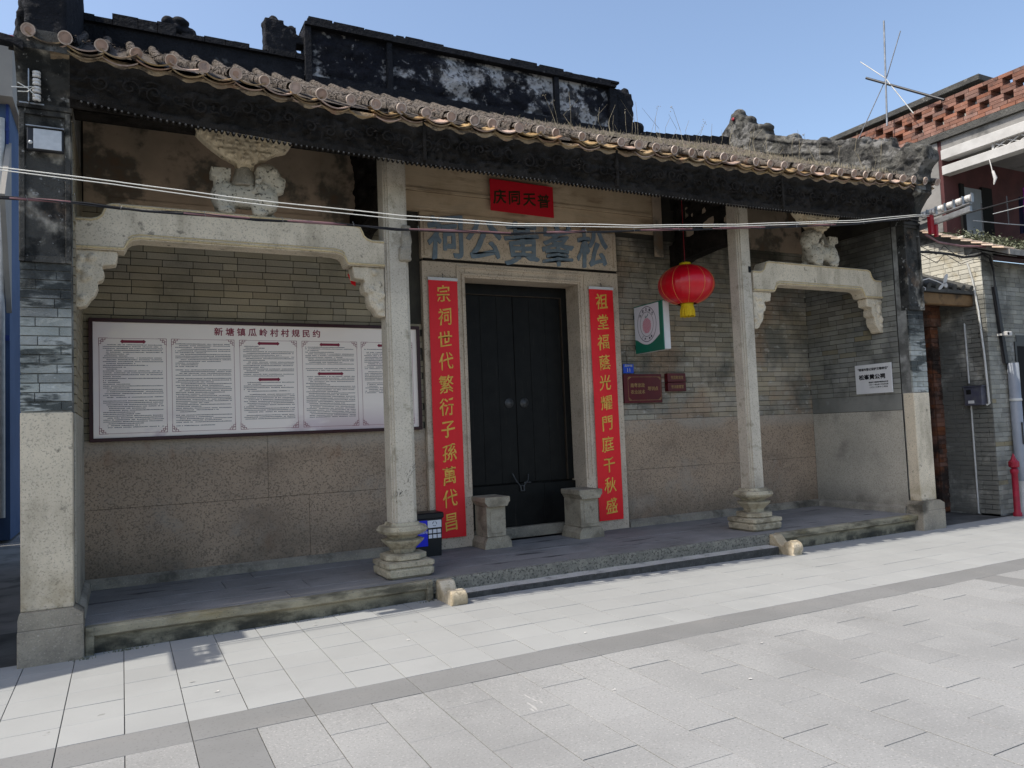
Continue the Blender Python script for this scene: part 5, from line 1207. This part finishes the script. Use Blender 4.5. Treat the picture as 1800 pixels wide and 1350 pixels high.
# stair room on the roof
XS = 13.4
sr = part('stair_room', MB().box(XS + .25, 17, 7.95, 10.0, 6.3, 7.36), 'cream_tile', nbh)
part('stair_room', MB().box(XS + .25, 16, 9.2, 10.7, 6.3, 7.355), 'brick_maroon', nbh)
part('stair_roof', MB().box(XS, 17.2, 7.7, 10.95, 7.36, 7.47, ch=.01), 'concrete_dark', nbh)
for y in (8.15, 8.62, 9.1): part('vent_hole', MB().box(XS + .235, XS + .249, y, y + .09, 7.10, 7.25), 'void', sr)
# laundry
for i, (x, m, w_, z0) in enumerate(((13.62, 'navy_cloth', .35, 4.55), (13.12, 'purple_cloth', .32, 4.6))):
    mb = MB(); vs = []
    Y0 = 6.95 if i else 7.3; nn = 24
    for k in range(nn + 1):
        u = k / nn; yy = Y0 + .05 * math.sin(u * 21)
        vs += [(x + w_ * u, yy, 5.18), (x + w_ * u, yy + .02 * math.sin(u * 33), z0)]
    mb.add(vs, [[2 * k, 2 * k + 2, 2 * k + 3, 2 * k + 1] for k in range(nn)], 0, True)
    tag(part('hanging_cloth', mb, m), ('sparkling purple cloth hanging on the upper balcony', 'dark navy cloth hanging beside the purple one on the balcony')[1 - i] if i < 2 else '', 'laundry')
tag(part('rope_knot', MB().tube([(XU - .04, 7.1, 5.62), (XU - .04, 7.08, 5.5), (XU - .035, 7.06, 5.35)], .008, 6).tube([(XU - .035, 7.06, 5.4), (XU - .035, 7.03, 5.28), (XU - .035, 7.06, 5.18)], [.02, .03, .008], 6), 'ceramic'), 'knotted pale rope dangling from the white balcony beam', 'rope')
# antenna
an = thing('roof_antenna', 'pole antenna with crossed rods standing on the neighbour\'s parapet', 'antenna', (12.2, 8.5, 6.5))
part('antenna_mast', MB().tube([(12.3, 8.73, 6.75), (12.3, 8.65, 8.66)], .016, 8), 'steel', an)
part('antenna_boom', MB().tube([(12.28, 9.07, 7.78), (12.4, 7.72, 6.83)], .022, 8), 'dark_metal', an)
part('antenna_rod', MB().tube([(12.35, 8.38, 8.35), (12.35, 8.70, 7.66), (12.3, 9.35, 6.70)], .009, 6), 'steel', an)
part('antenna_rod', MB().tube([(12.3, 9.18, 8.14), (12.3, 8.70, 7.62), (12.35, 8.25, 6.80)], .009, 6), 'pvc_white', an)
# services on the neighbour's wall
mt = thing('meter_box', 'small dark meter box on the grey side wall of the neighbour', 'meter box', (XB - .06, 7.02, 1.66))
part('box_body', MB().box(XB - .13, XB - .008, 6.92, 7.19, 1.66, 1.94, ch=.006), 'meter_grey', mt); part('box_window', MB().box(XB - .136, XB - .1305, 7.08, 7.15, 1.83, 1.90), 'void', mt); part('box_sticker', MB().box(XB - .136, XB - .1305, 7.04, 7.13, 1.69, 1.735), 'white_plate', mt); part('box_lid', MB().box(XB - .15, XB - .005, 6.90, 7.21, 1.941, 1.955), 'meter_grey', mt)
tag(part('conduit', MB().tube([(XB - .03, 7.165, 2.93), (XB - .03, 7.16, 2.0)], .014, 8).tube([(XB - .03, 7.155, 1.655), (XB - .03, 7.16, .02)], .014, 8), 'pvc_white'), 'straight white conduit running down past the meter box to the ground', 'conduit')
tag(part('conduit', MB().tube([(XB - .03, 7.05, 3.85), (XB - .04, 6.99, 3.6), (XB - .04, 6.93, 3.1), (XB - .04, 6.89, 2.4), (XB - .04, 6.87, 1.68), (XB - .04, 6.91, 1.66)], .016, 8), 'pvc_white'), 'bowed white conduit coming down to the meter box from the top of the wall', 'conduit')
dp = thing('drain_pipe', 'thick blue-grey drain pipe on the front corner of the neighbour', 'drain pipe', (12.2, 6.78, 0))
part('pipe_upper', MB().lathe([(.001, 2.28), (.078, 2.28), (.078, .50)], (12.06, 6.76, 0), 20), 'pipe_grey', dp)
part('pipe_lower', MB().lathe([(.088, .50), (.088, .16), (.10, .15), (.10, 0)], (12.06, 6.76, 0), 20), 'pvc_white', dp)
part('pipe_clamp', MB().lathe([(.082, 1.70), (.086, 1.705), (.086, 1.735), (.082, 1.74)], (12.06, 6.76, 0), 20), 'pvc_white', dp)
part('pipe_mark', MB().box(12.02, 12.05, 6.675, 6.682, 1.05, 1.38), 'print_black', dp)
hy = thing('fire_hydrant', 'slim dark red standpipe hydrant with a pointed cap by the drain pipe', 'hydrant', (11.78, 6.72, 0))
part('hydrant_post', MB().lathe([(.06, 0), (.06, .05), (.045, .06), (.043, .62), (.055, .64), (.055, .68), (.04, .70), (.001, .70)], (11.78, 6.70, 0), 16), 'hydrant_red', hy)
part('hydrant_cap', MB().lathe([(.03, .70), (.07, .73), (.07, .80), (.04, .83), (.015, .90), (.001, .93)], (11.78, 6.70, 0), 6, smooth=False).box(11.69, 11.87, 6.675, 6.725, .75, .79), 'hydrant_red', hy)
cm = thing('security_camera', 'small white security camera on the neighbour\'s front corner', 'camera', (11.9, 6.75, 2.7))
part('camera_body', MB().box(11.80, 11.94, 6.66, 6.73, 2.68, 2.75, ch=.012), 'white_paint', cm); part('camera_mount', MB().box(11.86, 11.89, 6.731, 6.845, 2.70, 2.73), 'white_paint', cm); part('camera_lens', MB().lathe([(.001, -.006), (.02, -.005), (.022, 0)], (11.83, 6.66, 2.715), 12, axis=1), 'void', cm)
tk = thing('cable_trunking', 'black cable trunking coming down the neighbour\'s corner above the drain pipe', 'cable trunking', (11.9, 6.8, 2.2))
part('trunk_duct', MB().prism([(11.80, 3.45), (11.86, 3.45), (12.02, 2.28), (11.94, 2.28)], 1, 6.79, 6.84), 'cable_black', tk)
part('trunk_cables', MB().tube([(11.66, 6.85, 3.95), (11.74, 6.80, 3.88), (11.82, 6.80, 3.7), (11.84, 6.80, 3.45)], .013, 6).tube([(11.64, 6.86, 3.98), (11.72, 6.78, 3.92), (11.79, 6.78, 3.72), (11.82, 6.80, 3.45)], .011, 6), 'cable_black', tk)
def cord(name, pts, r, m, lab): return tag(part(name, MB().tube(pts, r, 6), m), lab, 'cable')
cord('black_cable', [(9.9, 6.72, 3.83), (10.2, 6.70, 3.84), (10.7, 6.75, 3.86), (11.1, 6.80, 3.85), (11.45, 6.84, 3.90), (11.66, 6.85, 3.95)], .018, 'cable_black', 'thick black cable from the right pier over to the neighbour\'s wall corner')
cord('maroon_cable', [(9.95, 6.6, 4.05), (10.3, 6.65, 3.98), (10.9, 6.7, 3.98), (11.5, 6.75, 4.03), (12.0, 6.7, 4.0), (12.8, 6.7, 4.02)], .016, 'cable_pink', 'brownish red cable running above the black one past the neighbour\'s wall')
cord('overhead_cable', [(10.4, 6.2, 4.18), (11.0, 6.1, 4.16), (12.5, 6.0, 4.2)], .007, 'steel', 'thin grey cable leaving rightward below the insulator arm')
cord('overhead_cable', [(11.4, 6.5, 4.45), (12.1, 6.4, 4.62), (13.0, 6.3, 4.92)], .006, 'pvc_white', 'thin pale cable rising to the right in front of the balcony')
for k, (lab_, z_) in enumerate((('loose thin black wire looping below the thick cable', 3.78), ('second loose wire looping along the bright brick gable', 3.90))):
    cord('loose_wire', [(9.95, 6.7, z_ + .02), (10.25, 6.66, z_ - .10), (10.5, 6.7, z_ + .06), (10.9, 6.72, z_ - .06 - .05 * k), (11.3, 6.78, z_ + .05), (11.62, 6.83, z_ + .08), (11.9, 6.78, z_ - .02)], .005, 'cable_black', lab_)
ll = thing('leaf_lamp', 'white butterfly-shaped fitting on a bent arm at the right pier', 'wall fitting', (10.0, 6.7, 3.3))
part('fitting_arm', MB().tube([(9.93, 6.72, 3.42), (10.05, 6.66, 3.45), (10.14, 6.6, 3.40), (10.2, 6.56, 3.36)], .008, 6).tube([(9.93, 6.72, 3.36), (9.98, 6.68, 3.32), (9.95, 6.66, 3.28)], .005, 6), 'ceramic', ll)
for a, L_, w_ in ((58, .17, .032), (215, .15, .02), (-20, .08, .035)):
    mb = MB(); ca, sa = math.cos(math.radians(a)), math.sin(math.radians(a)); vs = []
    for k in range(16):
        t = 2 * math.pi * k / 16; u = L_ / 2 + L_ / 2 * math.cos(t); v = w_ * math.sin(t); vs.append((10.2 + u * ca - v * sa, 3.36 + u * sa + v * ca))
    mb.prism(vs, 1, 6.545, 6.556); part('leaf_blade', mb, 'white_paint', ll)

# ================================================================ LEFT NEIGHBOURS
lb_ = thing('blue_building', 'tall building with blue cladding and cream parapet at the far left edge', 'building', (-4, 16, 0))
part('cladding_wall', MB().box(-8, -1.75, 16.0, 24, 0, 7.8), 'blue_cladding', lb_)
part('cream_parapet', MB().box(-8, -1.66, 15.6, 24, 7.8, 8.78), 'cream_tile', lb_)
part('parapet_coping', MB().box(-8, -1.62, 15.55, 24, 8.781, 8.90), 'red_coping', lb_)
part('window_frame', MB().box(-2.0, -1.95, 15.97, 15.999, 0, 7.8).box(-1.80, -1.76, 15.97, 15.999, 6.5, 7.8).box(-8, -1.75, 15.96, 15.969, 7.3, 7.36).box(-8, -1.75, 15.96, 15.969, 3.5, 3.6), 'blue_frame', lb_)
part('white_downpipe', MB().tube([(-1.86, 15.9, .4), (-1.86, 15.9, 7.5)], .05, 8), 'pvc_white', lb_)
part('rain_hood', MB().prism([(15.1, 5.9), (16, 7.1), (16, 4.0)], 0, -1.80, -1.72), 'cream_tile', lb_)
wg = thing('side_building', 'single-storey building left of the hall, outside the picture, shading the alley', 'building', (-4, 6.4, 0))
part('building_mass', MB().prism([(-1.95, 6.44), (-2.35, 6.46), (-3.6, 6.13), (-6.5, 5.6), (-6.5, 15.5), (-1.95, 15.5)], 2, 0, 4.30), 'brick_grey', wg)
part('roof_grille', MB().box(-2.22, -2.19, 6.06, 6.16, 3.95, 4.32).box(-2.22, -2.19, 6.06, 6.44, 4.26, 4.32).box(-2.22, -2.19, 5.87, 6.06, 4.02, 4.08), 'dark_metal', wg)
part('roof_panel', MB().box(-2.27, -2.18, 5.87, 6.45, 3.90, 4.04), 'dark_metal', wg)
mb = MB()
for i in range(4): mb.box(-2.205, -2.195, 5.88 + i * .12, 5.93 + i * .12, 4.04, 4.30)
mb.box(-2.205, -2.195, 5.87, 6.40, 4.11, 4.14).box(-2.205, -2.195, 5.87, 6.40, 4.20, 4.23); part('roof_grille', mb, 'dark_metal', wg)
